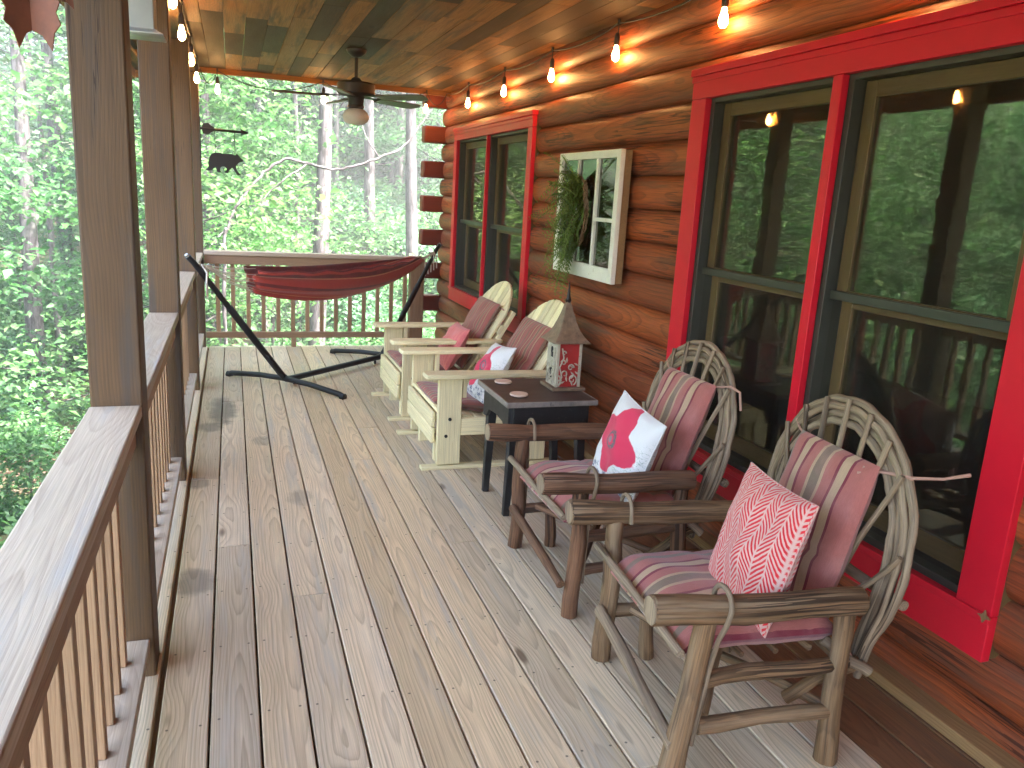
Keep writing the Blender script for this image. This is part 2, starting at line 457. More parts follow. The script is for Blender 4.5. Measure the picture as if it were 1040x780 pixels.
class MB:
    def __init__(self):
        self.v = []; self.f = []; self.wp = []; self.rnd = []; self.mi = []

    def add(self, vs, fs, wps, rnd=None, mi=0):
        o = len(self.v)
        self.v += [tuple(x) for x in vs]
        self.f += [tuple(i + o for i in f) for f in fs]
        self.wp += [tuple(x) for x in wps]
        r = random.random() if rnd is None else rnd
        self.rnd += [r] * len(vs)
        self.mi += [mi] * len(fs)

    def box(self, lo, hi, rnd=None, mi=0, axis=None, rot=None, org=None):
        """axis-aligned box lo..hi (optionally rotated by Matrix rot about org)"""
        lo = Vector(lo); hi = Vector(hi); c = (lo + hi) / 2; h = (hi - lo) / 2
        dims = list(h)
        ax = axis if axis is not None else dims.index(max(dims))
        o1, o2 = [i for i in range(3) if i != ax]
        if dims[o1] < dims[o2]:
            o1, o2 = o2, o1
        off = (random.uniform(-.04, .04), random.uniform(0, 60), random.uniform(.03, .10))
        vs, w = [], []
        for sx in (-1, 1):
            for sy in (-1, 1):
                for sz in (-1, 1):
                    l = Vector((h.x * sx, h.y * sy, h.z * sz))
                    w.append((l[o1] + off[0], l[ax] + off[1], l[o2] + off[2]))
                    pt = c + l
                    if rot is not None:
                        g = Vector(org if org is not None else c)
                        pt = g + rot @ (pt - g)
                    vs.append(pt)
        fs = [(0, 1, 3, 2), (4, 6, 7, 5), (0, 4, 5, 1), (2, 3, 7, 6), (0, 2, 6, 4), (1, 5, 7, 3)]
        self.add(vs, fs, w, rnd, mi)

    def beam(self, a, b, w, t, up=(0, 0, 1), rnd=None, mi=0, w2=None, t2=None):
        """square bar from a to b: width w (sideways), thickness t (along up)"""
        a = Vector(a); b = Vector(b); d = (b - a).normalized(); L = (b - a).length
        u = Vector(up); u = (u - d * u.dot(d)).normalized(); s = d.cross(u)
        off = (random.uniform(-.04, .04), random.uniform(0, 60), random.uniform(.03, .10))
        vs, wps = [], []
        for k, (p, ww, tt) in enumerate(((a, w, t), (b, w2 or w, t2 or t))):
            for i, j in ((-1, -1), (1, -1), (1, 1), (-1, 1)):
                vs.append(p + s * (i * ww / 2) + u * (j * tt / 2))
                wps.append((i * ww / 2 + off[0], k * L + off[1], j * tt / 2 + off[2]))
        fs = [(3, 2, 1, 0), (4, 5, 6, 7)] + [(i, (i + 1) % 4, 4 + (i + 1) % 4, 4 + i) for i in range(4)]
        self.add(vs, fs, wps, rnd, mi)

    def tube(self, pts, r, n=10, caps=True, rnd=None, mi=0, knob=0., flat=1.):
        pts = [Vector(p) for p in pts]
        rr = list(r) if hasattr(r, '__len__') else [r] * len(pts)
        vs, wps, fs = [], [], []
        off = random.uniform(0, 60); L = 0
        d0, s, u = frame_from(pts[1] - pts[0])
        ph = random.uniform(0, 6)
        for i, p in enumerate(pts):
            d = (pts[min(i + 1, len(pts) - 1)] - pts[max(i - 1, 0)]).normalized()
            s = (s - d * s.dot(d)).normalized(); u = s.cross(d)
            if i:
                L += (p - pts[i - 1]).length
            for k in range(n):
                a = 2 * PI * k / n
                q = rr[i] * (1 + knob * (math.sin(a * 2 + ph + i * 1.7) * .5 + random.uniform(-.5, .5)))
                vs.append(p + s * (math.cos(a) * q) + u * (math.sin(a) * q * flat))
                wps.append((math.cos(a) * rr[i], L + off, math.sin(a) * rr[i]))
        for i in range(len(pts) - 1):
            for k in range(n):
                fs.append((i * n + k, i * n + (k + 1) % n, (i + 1) * n + (k + 1) % n, (i + 1) * n + k))
        if caps:
            fs.append(tuple(range(n - 1, -1, -1)))
            fs.append(tuple((len(pts) - 1) * n + k for k in range(n)))
        self.add(vs, fs, wps, rnd, mi)

    def pole(self, a, b, r, r2=None, seg=7, bend=.008, n=12, knob=.10, **k):
        a = Vector(a); b = Vector(b); r2 = r2 or r
        d, s, u = frame_from(b - a)
        p1, p2 = random.uniform(0, 6), random.uniform(0, 6)
        pts, rs = [], []
        for i in range(seg + 1):
            t = i / seg
            w = math.sin(t * PI)
            pts.append(a.lerp(b, t) + s * (math.sin(t * 5 + p1) * bend * w) + u * (math.sin(t * 4 + p2) * bend * w))
            rs.append((r + (r2 - r) * t) * (1 + random.uniform(-.05, .05)))
        # slightly worn ends
        e = .10 * r / max((b - a).length, 1e-3)
        pts = [a] + [a.lerp(b, e)] + pts[1:-1] + [b.lerp(a, e)] + [b]
        rs = [rs[0] * .9] + [rs[0]] + rs[1:-1] + [rs[-1]] + [rs[-1] * .9]
        self.tube(pts, rs, n=n, knob=knob, **k)

    def lathe(self, prof, c=(0, 0, 0), n=24, mi=0, rnd=None):
        c = Vector(c); vs, wps, fs = [], [], []
        for r, z in prof:
            for k in range(n):
                a = 2 * PI * k / n
                vs.append(c + Vector((r * math.cos(a), r * math.sin(a), z))); wps.append((r * math.cos(a), z, r * math.sin(a)))
        for i in range(len(prof) - 1):
            for k in range(n):
                fs.append((i * n + k, i * n + (k + 1) % n, (i + 1) * n + (k + 1) % n, (i + 1) * n + k))
        fs.append(tuple(range(n - 1, -1, -1))); fs.append(tuple((len(prof) - 1) * n + k for k in range(n)))
        self.add(vs, fs, wps, rnd, mi)

    def prism(self, outline, z0, z1, M4=None, mi=0, rnd=None):
        """outline in local xy, extruded z0..z1, moved by matrix M4"""
        n = len(outline); vs = []; wps = []
        o = random.uniform(0, 60)
        for z in (z0, z1):
            for x, y in outline:
                p = Vector((x, y, z)); vs.append(M4 @ p if M4 is not None else p); wps.append((y + random.uniform(0, 0), x + o, z + .05))
        fs = [tuple(range(n - 1, -1, -1)), tuple(range(n, 2 * n))] + [(i, (i + 1) % n, n + (i + 1) % n, n + i) for i in range(n)]
        self.add(vs, fs, wps, rnd, mi)

    def grid(self, P, W, closed=False, mi=0, rnd=None):
        """P[i][j] points, W[i][j] texture points"""
        a, b = len(P), len(P[0]); fs = []
        for i in range(a - 1):
            for j in range(b - 1 if not closed else b):
                k = (j + 1) % b
                fs.append((i * b + j, i * b + k, (i + 1) * b + k, (i + 1) * b + j))
        self.add([p for r in P for p in r], fs, [w for r in W for w in r], rnd, mi)

    def build(self, name, mats, parent=None, bevel=0, smooth=True, angle=42, label=None, solid=0, subsurf=0):
        me = bpy.data.meshes.new(name)
        me.from_pydata(self.v, [], self.f)
        a = me.attributes.new('wp', 'FLOAT_VECTOR', 'POINT'); a.data.foreach_set('vector', np.array(self.wp, 'f').ravel())
        a = me.attributes.new('rnd', 'FLOAT', 'POINT'); a.data.foreach_set('value', np.array(self.rnd, 'f'))
        if not isinstance(mats, (list, tuple)):
            mats = [mats]
        for m in mats:
            me.materials.append(m if not isinstance(m, str) else M[m])
        if len(mats) > 1:
            me.polygons.foreach_set('material_index', np.array(self.mi, 'i'))
        if smooth:
            me.polygons.foreach_set('use_smooth', np.ones(len(me.polygons), bool))
            me.set_sharp_from_angle(angle=math.radians(angle))
        me.update()
        o = bpy.data.objects.new(name, me); COL.objects.link(o)
        if parent:
            o.parent = parent
        if solid:
            md = o.modifiers.new('s', 'SOLIDIFY'); md.thickness = solid; md.offset = 0
        if subsurf:
            md = o.modifiers.new('u', 'SUBSURF'); md.levels = subsurf; md.render_levels = subsurf
        if bevel:
            md = o.modifiers.new('b', 'BEVEL'); md.width = bevel; md.segments = 2; md.limit_method = 'ANGLE'; md.angle_limit = math.radians(50)
            md.harden_normals = False
        if label:
            o['label'] = label
        return o


def tag(o, label, cat, group=None, kind=None):
    o['label'] = label; o['category'] = cat
    if group:
        o['group'] = group
    if kind:
        o['kind'] = kind
    return o


def thing(name, label, cat, loc=(0, 0, 0), rz=0, group=None):
    o = bpy.data.objects.new(name, None); COL.objects.link(o)
    o.location = loc; o.rotation_euler = (0, 0, rz); o.empty_display_size = .1
    return tag(o, label, cat, group)


def structure(o):
    o['kind'] = 'structure'
    return o


# ================================================================== DECK, CEILING
X0, BW = -.237, .143
YB, YF = -7.0, 8.15       # porch behind the camera .. far end
mb = MB()
TINT = {0: .05, 1: .12, 2: .3, 3: .45, 4: .2, 5: .95, 6: .85, 7: .75, 8: .55, 9: .35, 10: .4, 11: .3, 12: .45, 13: .4}
for k in range(0, 17):
    xa, xb = X0 + k * BW + .0035, X0 + (k + 1) * BW - .0035
    cuts = sorted({round(random.uniform(-1.5, 0), 2), *[c for c in {0: [4.35], 1: [2.12 + 1.35, 6.0], 2: [1.0], 3: [2.95], 4: [1.62], 5: [7.0], 6: [4.55], 7: [1.2, 5.2], 8: [3.3], 9: [1.72, 6.3], 10: [4.9], 11: [3.7], 12: [2.3]}.get(k, [3.])]})
    ys = [YB] + cuts + [YF]
    for i, (a, b) in enumerate(zip(ys[:-1], ys[1:])):
        dz = random.uniform(-.0015, .0015)
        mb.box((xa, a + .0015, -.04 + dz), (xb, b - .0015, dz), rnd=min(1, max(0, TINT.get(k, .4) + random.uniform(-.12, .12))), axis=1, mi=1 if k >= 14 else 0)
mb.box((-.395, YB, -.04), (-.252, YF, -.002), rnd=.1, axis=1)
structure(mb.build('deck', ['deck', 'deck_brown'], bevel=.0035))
mb = MB()
for y in np.arange(YB + .1, YF, .406):
    mb.box((-.38, y, -.23), (2.3, y + .038, -.042))
mb.box((-.44, YB, -.24), (-.405, YF + .05, -.042)); mb.box((-.262, YB, -.2), (-.21, YF, -.043)); mb.box((-.40, YB, -.262), (2.25, YF, -.245)); mb.box((-.40, YF + .004, -.24), (2.3, YF + .042, -.02))  # inner rim board and underside sheet are added to keep the board gaps dark
structure(mb.build('deck_framing_and_gap_blockers', 'rail'))

CZ = 2.58
mb = MB()
CW = .137
k = 0; x = -.30
while x < 2.25:
    y = YB - random.uniform(0, 1)
    while y < 8.42:
        L = random.uniform(.45, 1.9)
        a, b = max(y, YB), min(y + L, 8.42)
        if b - a > .05:
            dk = random.random() < (.36 if x < 1.4 else .22)
            mb.box((x + .0012, a + .001, CZ + random.uniform(0, .0015)), (x + CW - .0012, b - .001, CZ + .02), axis=1, mi=1 if dk else 0)
        y += L
    x += CW
structure(mb.build('porch_ceiling', ['ceil', 'ceil_dark'], bevel=.002))
mb = MB()
# outside soffit boards, eave fascia, header beam over the posts, far end fascia
for k in range(3):
    xa = -.41 - k * .13
    mb.beam((xa - .065, YB, 2.565 - k * .035), (xa - .065, 8.42, 2.565 - k * .035), .128, .02, up=(.26, 0, 1))
mb.box((-.83, YB, 2.42), (-.802, 8.42, 2.62))
mb.box((-.302, 8.421, 2.535), (2.3, 8.46, 2.68))
mb.box((-.95, 8.461, 2.44), (-.30, 8.49, 2.68))
structure(mb.build('eave_trim', 'ceil'))
mb = MB()
mb.box((-.405, YB, 2.50), (-.265, 8.41, CZ - .002), axis=1)
structure(mb.build('header_beam', 'post', bevel=.004))
mb = MB()
mb.add([(-.95, YB - .2, 2.66), (-.95, 8.6, 2.66), (3.5, 8.6, 4.3), (3.5, YB - .2, 4.3), (8.0, 8.6, 2.5), (8.0, YB - .2, 2.5)], [(0, 3, 2, 1), (3, 5, 4, 2)], [(0, 0, 0)] * 6)
ROOF_MB = mb

# ================================================================== POSTS AND RAILINGS
PY = [2.52, 4.352, 6.37, 8.10]
plab = ['thick wooden porch post nearest the camera, with a knot above the rail', 'second wooden porch post, darker, beside the bulbs at its top',
        'third wooden porch post behind the hammock tip', 'corner wooden porch post that carries the bear sign']
for y, l in zip(PY, plab):
    mb = MB(); mb.box((-.402, y, -.3), (-.262, y + .14, 2.498), axis=2)
    tag(mb.build('porch_post', 'post', bevel=.006), l, 'post', 'posts along the porch edge')
mb = MB(); mb.box((-.402, -.75, -.3), (-.262, -.61, 2.498), axis=2)
tag(mb.build('porch_post', 'post', bevel=.006), 'wooden porch post behind the camera, reflected at most', 'post', 'posts along the porch edge')


def railing(y0, y1, label, ext=0):
    t = thing('railing', label, 'railing', ((-.335), y0, 0), 0, 'railing sections between the posts')
    L = y1 - y0
    mb = MB(); mb.box((-.07, .002, .862), (.07, L - .002, .90), axis=1); mb.build('cap_rail', 'cap', t, bevel=.006)
    mb = MB(); mb.box((.012, .003, .772), (.05, L - .003, .860), axis=1); mb.build('top_rail', 'rail', t, bevel=.004)
    mb = MB(); mb.box((-.028, .003, .095), (.060, L - .003, .133), axis=1); mb.build('bottom_rail', 'cap', t, bevel=.004)
    n = int(L / .138)
    for i in range(n):
        y = (L - (n - 1) * .138) / 2 + i * .138
        mb = MB(); r = random.random()
        mb.box((-.028, y - .019, .1335), (.009, y + .019, .861), axis=2, rnd=r); mb.build('baluster', 'rail', t, bevel=.003)
    return t


railing(-3.0, 2.52, 'long near railing section with pale wide cap running to first post')
railing(2.66, 4.352, 'railing section between first and second posts')
railing(4.492, 6.37, 'railing section between second and third posts')
railing(6.51, 8.10, 'short railing section between third post and corner post')
# back railing
t = thing('railing', 'back railing with square balusters behind the red hammock', 'railing', (-.26, 8.12, 0))
L = 2.03
mb = MB(); mb.box((.002, -.065, .885), (L, .075, .923)); mb.build('cap_rail', 'cap', t, bevel=.005)
mb = MB(); mb.box((.003, -.04, .80), (L, -.002, .883)); mb.build('top_rail', 'rail', t, bevel=.004)
mb = MB(); mb.box((.003, -.04, .092), (L, -.001, .150)); mb.build('bottom_rail', 'rail', t, bevel=.004)
for i in range(14):
    x = .115 + i * .139
    mb = MB(); mb.box((x - .019, .0, .1), (x + .019, .037, .884), axis=2); mb.build('baluster', 'rail', t, bevel=.003)
mb = MB(); mb.box((.79, -.035, -.002), (.835, .005, .091), axis=2); mb.build('support_block', 'rail', t, bevel=.003)
mb = MB(); mb.box((1.705, 8.06, -.2), (1.845, 8.17, .92), axis=2)
tag(mb.build('rail_post', 'rail', bevel=.005), 'short wooden post ending the back railing beside the log corner', 'post')

# ================================================================== LOG CABIN
cabin = thing('log_cabin', 'log cabin wall stained red brown with red trimmed windows', 'cabin', (2.165, 0, 0))
ORG = Vector((2.165, 0, 0))
LOGP = .1785
seams = [.647 + LOGP * k for k in range(-5, 12)]
WIN = [(1.64, 3.51, .34, 2.13), (5.88, 7.99, .58, 2.13)]   # openings y0,y1,z0,z1
WALL0, WALL1 = YB, 8.72
mb = MB()


def log_x(t, y, s):
    b = 1 - abs(2 * t - 1) ** 2.5
    return .022 - .049 * max(b, 0) ** .58 - .004 * math.sin(y * 2.1 + s) - .003 * math.sin(y * 5.3 + s * 2)


for ki, z0 in enumerate(seams):
    z1 = z0 + LOGP
    s = random.uniform(0, 6); rn = random.random(); off = random.uniform(0, 60); ofx = random.uniform(-.03, .03)
    # y breakpoints
    segs = []
    ycur = WALL0
    for (a, b, c, d) in sorted(WIN):
        segs.append((ycur, a, [(z0, z1)]))
        inner = []
        if z0 < c: inner.append((z0, min(z1, c)))
        if z1 > d: inner.append((max(z0, d), z1))
        segs.append((a, b, inner)); ycur = b
    segs.append((ycur, WALL1, [(z0, z1)]))
    for ya, yb, zs in segs:
        for za, zb in zs:
            if zb - za < .002: continue
            ny = max(2, int((yb - ya) / .12)); nz = 14
            P, W = [], []
            for i in range(ny + 1):
                y = ya + (yb - ya) * i / ny
                row, wr = [], []
                for j in range(nz + 1):
                    t = (1 - math.cos(PI * j / nz)) / 2
                    z = za + (zb - za) * t
                    zz = (z - z0) / LOGP
                    x = log_x(zz, y, s)
                    wob = .006 * math.sin(y * 1.3 + s) * 0
                    row.append((x, y, z + wob)); wr.append(((zz - .5) * .16 + ofx, y + off, x + .09))
                P.append(row); W.append(wr)
            mb.grid(P, W, rnd=rn)
mb.build('log_wall', 'log', cabin, angle=60)
# end-wall logs that cross the corner
for k in (2, 4, 6, 8, 10, 0, -2):
    z0 = .647 + LOGP * k
    mb = MB(); mb.box((-.24, 8.6, z0 + .004), (.03, 8.76, z0 + LOGP - .004), axis=0)
    mb.build('corner_log', 'log_end', cabin, bevel=.018)
mb = MB()
mb.box((.05, 8.60, -.3), (5.0, 8.75, 2.62)); mb.build('end_wall', 'log', cabin)
mb = MB(); mb.box((-.105, YB, .004), (-.012, 8.1, .044), axis=1); mb.build('base_trim', 'trim', cabin, bevel=.004)
# interior: floor, back wall, ceiling
mb = MB()
mb.box((4.0, YB, 0), (4.1, 8.6, 2.6)); mb.box((.25, YB, -.3), (4.0, 8.6, 0)); mb.box((.05, YB, 2.6), (4.1, 8.6, 2.7)); mb.box((.05, YB - .1, -.3), (4.1, YB, 2.7))
mb.build('interior', 'room', cabin)
ROOF_MB.build('roof', 'roof', cabin, solid=.06).location = -ORG


def window(y0, y1, z0, z1, cw, top, bot, ym, meet, mh=.026, full=False):
    """outer casing rectangle y0..y1 z0..z1; casing width cw, header top, bottom bot; mullion centre ym; meeting-rail height"""
    w = MB()
    xf, xb = -.060, -.026      # casing boards
    w.box((xf, y0, z1 - top), (xb, y1, z1)); w.box((xf - .012, y0 - .012, z1 - .001), (.02, y1 + .012, z1 + .032))
    w.box((xf - .007, y0 - .004, z1 - .030), (xf + .001, y1 + .004, z1 - .004))
    w.box((xf, y0, z0), (xb, y1, z0 + bot)); w.box((xf - .010, y0 - .004, z0 + bot - .022), (xf - .001, y1 + .004, z0 + bot + .004))
    for a in (y0, y1 - cw):
        w.box((xf + .001, a, z0 + bot + .001), (xb, a + cw, z1 - top - .001))
    w.box((xf + .002, ym - mh, z0 + bot + .001), (xb, ym + mh, z1 - top - .001))
    wo = w.build('window', 'red', cabin, bevel=.003)
    za, zb = z0 + bot, z1 - top
    e = MB()
    e.box((-.0255, y0 + .005, z0 + .004), (.075, y0 + cw - .012, z1 - .004)); e.box((-.0255, y1 - cw + .012, z0 + .004), (.075, y1 - .005, z1 - .004))
    e.box((-.0255, y0 + cw - .011, z1 - top + .012), (.075, y1 - cw + .011, z1 - .004)); e.box((-.0255, y0 + cw - .011, z0 + .004), (.075, y1 - cw + .011, z0 + bot - .012))
    e.box((-.0255, ym - mh + .006, z0 + bot - .011), (.075, ym + mh - .006, z1 - top + .011))
    e.build('frame_edge', 'sash', wo, bevel=.002)
    for (a, b) in ((y0 + cw, ym - mh), (ym + mh, y1 - cw)):
        # dark track lining
        m = MB(); T = .026
        m.box((-.024, a - .006, za), (.10, a + T, zb)); m.box((-.024, b - T, za), (.10, b + .006, zb)); m.box((-.024, a + T, zb - .02), (.10, b - T, zb + .008)); m.box((-.024, a + T, za - .006), (.10, b - T, za + .024))
        m.build('window_track', 'track', wo, bevel=.002)
        for nm, lo, hi, xs in (('upper_sash', meet - .015, zb - .021, .028), ('lower_sash', za + .025, meet + .015, .062)):
            m = MB(); S = .058
            aa, bb = a + T + .002, b - T - .002
            m.box((xs, aa, lo), (xs + .032, aa + S, hi)); m.box((xs, bb - S, lo), (xs + .032, bb, hi))
            m.box((xs, aa + S, hi - S), (xs + .032, bb - S, hi)); m.box((xs, aa + S, lo), (xs + .032, bb - S, lo + (.04 if nm[0] == 'u' else .075)))
            m.build(nm, 'sash', wo, bevel=.003)
            m = MB(); m.box((xs + .012, aa + S - .004, lo + .03), (xs + .016, bb - S + .004, hi - S + .004)); m.build('pane', 'glass', wo)
        m = MB(); m.box((.002, a + T, meet - .012), (.0205, b - T, meet + .022)); m.build('meeting_rail', 'track', wo, bevel=.002)
        m = MB(); m.add([(.052, a + T, za + .02), (.052, b - T, za + .02), (.052, b - T, meet), (.052, a + T, meet)] if not full else [(.022, a + T, za + .026), (.022, b - T, za + .026), (.022, b - T, zb - .021), (.022, a + T, zb - .021)], [(0, 1, 2, 3)], [(0, 0, 0)] * 4)
        m.build('insect_screen', 'screen', wo)
    return wo


window(1.567, 3.578, .273, 2.17, .125, .105, .15, 2.566, 1.262, full=True)['label'] = 'large red framed window behind the twig chairs'
window(5.80, 8.06, .51, 2.165, .10, .085, .13, 6.952, 1.30, mh=.013, full=True)['label'] = 'far red framed window behind the pale chairs'
mb = MB(); mb.prism([(.0, .022), (.006, .006), (.022, .0), (.006, -.006), (0, -.022), (-.006, -.005), (-.02, .002), (-.006, .007)], 0, .006, Matrix.Translation((-.072, 1.575, .425)) @ Matrix.Rotation(-PI / 2, 4, 'Y'))
mb.build('paint_chip', 'trim', cabin)


# ================================================================== SOFT GOODS
def pad(w, l, t, nu=22, nv=26, p=7, puff=1., crease=None, sag=0, corner=1.0, pinch=0, seed=0):
    """a cushion in local x (across) y (along) z (thickness); returns an MB"""
    mb = MB(); rs = random.Random(seed)
    ph = [rs.uniform(0, 6) for _ in range(6)]

    def prof(a):
        return max(0, 1 - abs(a) ** p) ** (.42)
    for sgn in (1, -1):
        P, W = [], []
        for i in range(nv + 1):
            v = -math.cos(PI * i / nv) * .35 + (2 * i / nv - 1) * .65
            row, wr = [], []
            for j in range(nu + 1):
                u = -math.cos(PI * j / nu) * .35 + (2 * j / nu - 1) * .65
                h = prof(u) * prof(v) * t / 2
                wr_ = (math.sin(u * 7 + v * 4 + ph[0]) * .5 + math.sin(v * 9 - u * 5 + ph[1])) * .003 * puff * prof(u) * prof(v)
                dome = (1 - u * u) * (1 - v * v) * t * .22 * puff
                if crease is not None:
                    for c in crease:
                        dome -= .010 * math.exp(-((v - c - .03 * math.sin(u * 3 + ph[2])) / .05) ** 2) * prof(u)
                k = 1 - pinch * (1 - abs(v) ** 2) * abs(u) ** 3
                k2 = 1 - pinch * (1 - abs(u) ** 2) * abs(v) ** 3
                x = u * w / 2 * k; y = v * l / 2 * k2
                z = sgn * (h + (dome if sgn > 0 else dome * .3) + wr_)
                row.append((x, y, z)); wr.append((x, y, z * .3))
            if sgn < 0:
                row.reverse(); wr.reverse()
            P.append(row); W.append(wr)
        mb.grid(P, W, rnd=.5)
    return mb


def throw(w, l, t, n=26, seed=0):
    """a knife-edge throw pillow: thin at the seams, pointed corners"""
    mb = MB(); rs = random.Random(seed); ph = [rs.uniform(0, 6) for _ in range(6)]
    for sgn in (1, -1):
        P, W = [], []
        for i in range(n + 1):
            v = 2 * i / n - 1; row, wr = [], []
            for j in range(n + 1):
                u = 2 * j / n - 1
                h = ((1 - u * u) * (1 - v * v)) ** .48
                kx = 1 - .055 * (1 - v * v) * u * u; ky = 1 - .055 * (1 - u * u) * v * v
                wr_ = (math.sin(5 * u + 3 * v + ph[0]) + math.sin(7 * v - 4 * u + ph[1])) * .0045 * (1 - u * u) * (1 - v * v) * 2
                wr_ += .004 * math.sin(14 * (u + v) + ph[3]) * (abs(u) ** 3 + abs(v) ** 3) * (1 - u * u) * (1 - v * v) * 2
                x = u * w / 2 * kx; y = v * l / 2 * ky
                row.append((x, y, sgn * (h * t / 2 + .004) + wr_)); wr.append((x, y, 0))
            if sgn < 0:
                row.reverse(); wr.reverse()
            P.append(row); W.append(wr)
        mb.grid(P, W, rnd=.5)
    # piping round the seam
    pts = []
    for s in range(4):
        for i in range(n):
            a = 2 * i / n - 1
            u, v = [(a, -1), (1, a), (-a, 1), (-1, -a)][s]
            kx = 1 - .055 * (1 - v * v) * u * u; ky = 1 - .055 * (1 - u * u) * v * v
            pts.append((u * w / 2 * kx, v * l / 2 * ky, 0))
    pts.append(pts[0])
    return mb, pts


def oriented(c, ex, ey):
    ex = Vector(ex).normalized(); ey = Vector(ey); ey = (ey - ex * ey.dot(ex)).normalized(); ez = ex.cross(ey)
    m = Matrix((ex, ey, ez)).transposed().to_4x4(); m.translation = Vector(c)
    return m


def place_soft(mb, m4):
    """move the builder's vertices by a matrix while its pattern coordinates stay put"""
    mb.v = [tuple(m4 @ Vector(p)) for p in mb.v]
    return mb


def soft_bottom(o_loc):
    return o_loc


# ================================================================== RUSTIC TWIG ARMCHAIRS
def twig_chair(loc, yaw, rec, mat, label, armr, seed, w=.345, H=.74, fr_shift=0., fl_shift=0.):
    random.seed(seed)
    t = thing('twig_armchair', label, 'armchair', (loc[0], loc[1], 0), -yaw, 'rustic bent twig armchairs')
    S = .322
    # legs
    for sy, sh in ((-1, fr_shift), (1, fl_shift)):
        mb = MB(); mb.pole((sh - .015, sy * S, 0), (-.005, sy * S, .522), .033, .029); mb.build('leg', mat, t)
        mb = MB(); mb.pole((.455, sy * .300, 0), (.435, sy * .308, .50), .031, .028); mb.build('leg', mat, t)
        # arm log
        mb = MB(); mb.pole((-.17, sy * (S + .006), .553), (.465, sy * (S + .004), .527), armr, armr * .92, n=16, bend=.006, knob=.07)
        a = mb.build('arm', mat, t)
        mb = MB(); xa = -.1705
        pts = [(armr * .90 * math.cos(k * PI / 10), armr * .90 * math.sin(k * PI / 10)) for k in range(20)]
        mb.prism(pts, 0, .003, Matrix.Translation((xa, sy * (S + .006), .553)) @ Matrix.Rotation(-PI / 2, 4, 'Y')); mb.build('cut_end', 'twig', a)
        # bent withe holding the arm to the leg
        yo = sy * S
        mb = MB()
        lx = lambda z: (sh - .015) + (-.005 - sh + .015) * z / .522 + .036
        out = [(lx(.14), yo + sy * .010, .14), (lx(.26), yo + sy * .012, .26), (lx(.38), yo + sy * .014, .38), (lx(.46), yo + sy * .024, .46), (lx(.50), yo + sy * (armr + .004), .51)]
        for k in range(9):
            an = PI * k / 8
            out.append((.034, yo + sy * (armr + .006) * math.cos(an) + sy * .006, .556 + (armr + .006) * math.sin(an)))
        out.append((.034, yo - sy * (armr + .003), .52))
        mb.tube(out, .0075, n=8, knob=.08); mb.build('arm_withe', 'twig', t)
        # side rails
        mb = MB(); mb.pole((.0, sy * (S - .004), .325), (.47, sy * .30, .325), .024, .022); mb.build('side_rail', mat, t)
        mb = MB(); mb.pole((.005, sy * (S - .004), .185), (.46, sy * .30, .168), .023, .022); mb.build('side_stretcher', mat, t)
    # front rods
    mb = MB(); mb.pole((-.052, .345, .420), (-.060, -.31, .405), .0145, .013, knob=.16, bend=.003); mb.build('seat_rod', 'twig', t)
    mb = MB(); mb.pole((-.042, .30, .20), (-.070, -.345, .150), .021, .018, bend=.002); mb.build('front_stretcher', 'twig' if mat == 'bark' else mat, t)
    mb = MB(); mb.pole((.15, .30, 0), (.14, .30, .36), .026, .024); mb.build('prop', mat, t)
    mb = MB(); mb.pole((.46, .30, .33), (.46, -.30, .33), .02); mb.build('seat_rail', mat, t)
    for k in range(4):
        x = .06 + k * .11
        mb = MB(); mb.pole((x, .24, .338), (x, -.24, .338), .010, .009); mb.build('seat_stick', mat, t)
    # crossing braces under the seat
    mb = MB(); mb.pole((.03, -.30, .20), (.40, .18, .30), .016, .013); mb.build('brace', mat, t)
    mb = MB(); mb.pole((.44, -.27, .165), (.05, .25, .22), .015, .013); mb.build('brace', mat, t)
    mb = MB(); mb.pole((.53, -.285, .31), (.36, -.20, .15), .021, .018); mb.build('brace', 'bark', t)
    mb = MB(); mb.pole((.43, -.24, .365), (.545, -.315, .29), .0165, .016); mb.build('brace', 'twig', t)
    # bent hoop: three rods in the reclined plane
    yo = .0 if seed % 2 else .012
    base = Vector((.545, yo, .275)); upv = Vector((math.sin(rec), 0, math.cos(rec))); lat = Vector((0, 1, 0)); nrm = Vector((math.cos(rec), 0, -math.sin(rec)))

    def hoop(dw, dh, dn, r, ext):
        pts = []; rr = []
        W = w - dw; HH = H - dh
        vs = HH - W * 1.1
        prof = [(-(.77 * w - dw * .35), -ext), (-(.84 * w - dw * .6), .09), (-(W * .945), .20), (-(W * .995), vs * .85)]
        for k in range(23):
            an = PI * k / 22
            prof.append((-W * math.cos(an), vs + 1.1 * W * math.sin(an)))
        prof += [(W * .995, vs * .85), (W * .945, .20), (.84 * w - dw * .6, .09), (.77 * w - dw * .35, -ext)]
        for i, (u, v) in enumerate(prof):
            pts.append(base + lat * (u + .003 * math.sin(i * 1.7 + dw * 90)) + upv * (v + .003 * math.sin(i * 2.3)) + nrm * dn); rr.append(r * random.uniform(.93, 1.06))
        # resample smoothly
        return pts, rr
    for dw, dh, dn, ext in ((0, 0, .004, .03), (.023, .024, -.004, .02), (.046, .048, .005, .0), (.068, .072, -.003, .0)):
        p, r = hoop(dw, dh, dn, .0125, ext)
        q = [p[0]]; rq = [r[0]]
        for i in range(len(p) - 1):
            a, b, c, d = p[max(i - 1, 0)], p[i], p[i + 1], p[min(i + 2, len(p) - 1)]
            for s in (.33, .66, 1):
                q.append(.5 * ((2 * b) + (c - a) * s + (2 * a - 5 * b + 4 * c - d) * s * s + (3 * b - 3 * c + d - a) * s ** 3)); rq.append(r[i])
        mb = MB(); mb.tube(q, rq, n=10, knob=.09); mb.build('hoop_rod', 'twig', t)
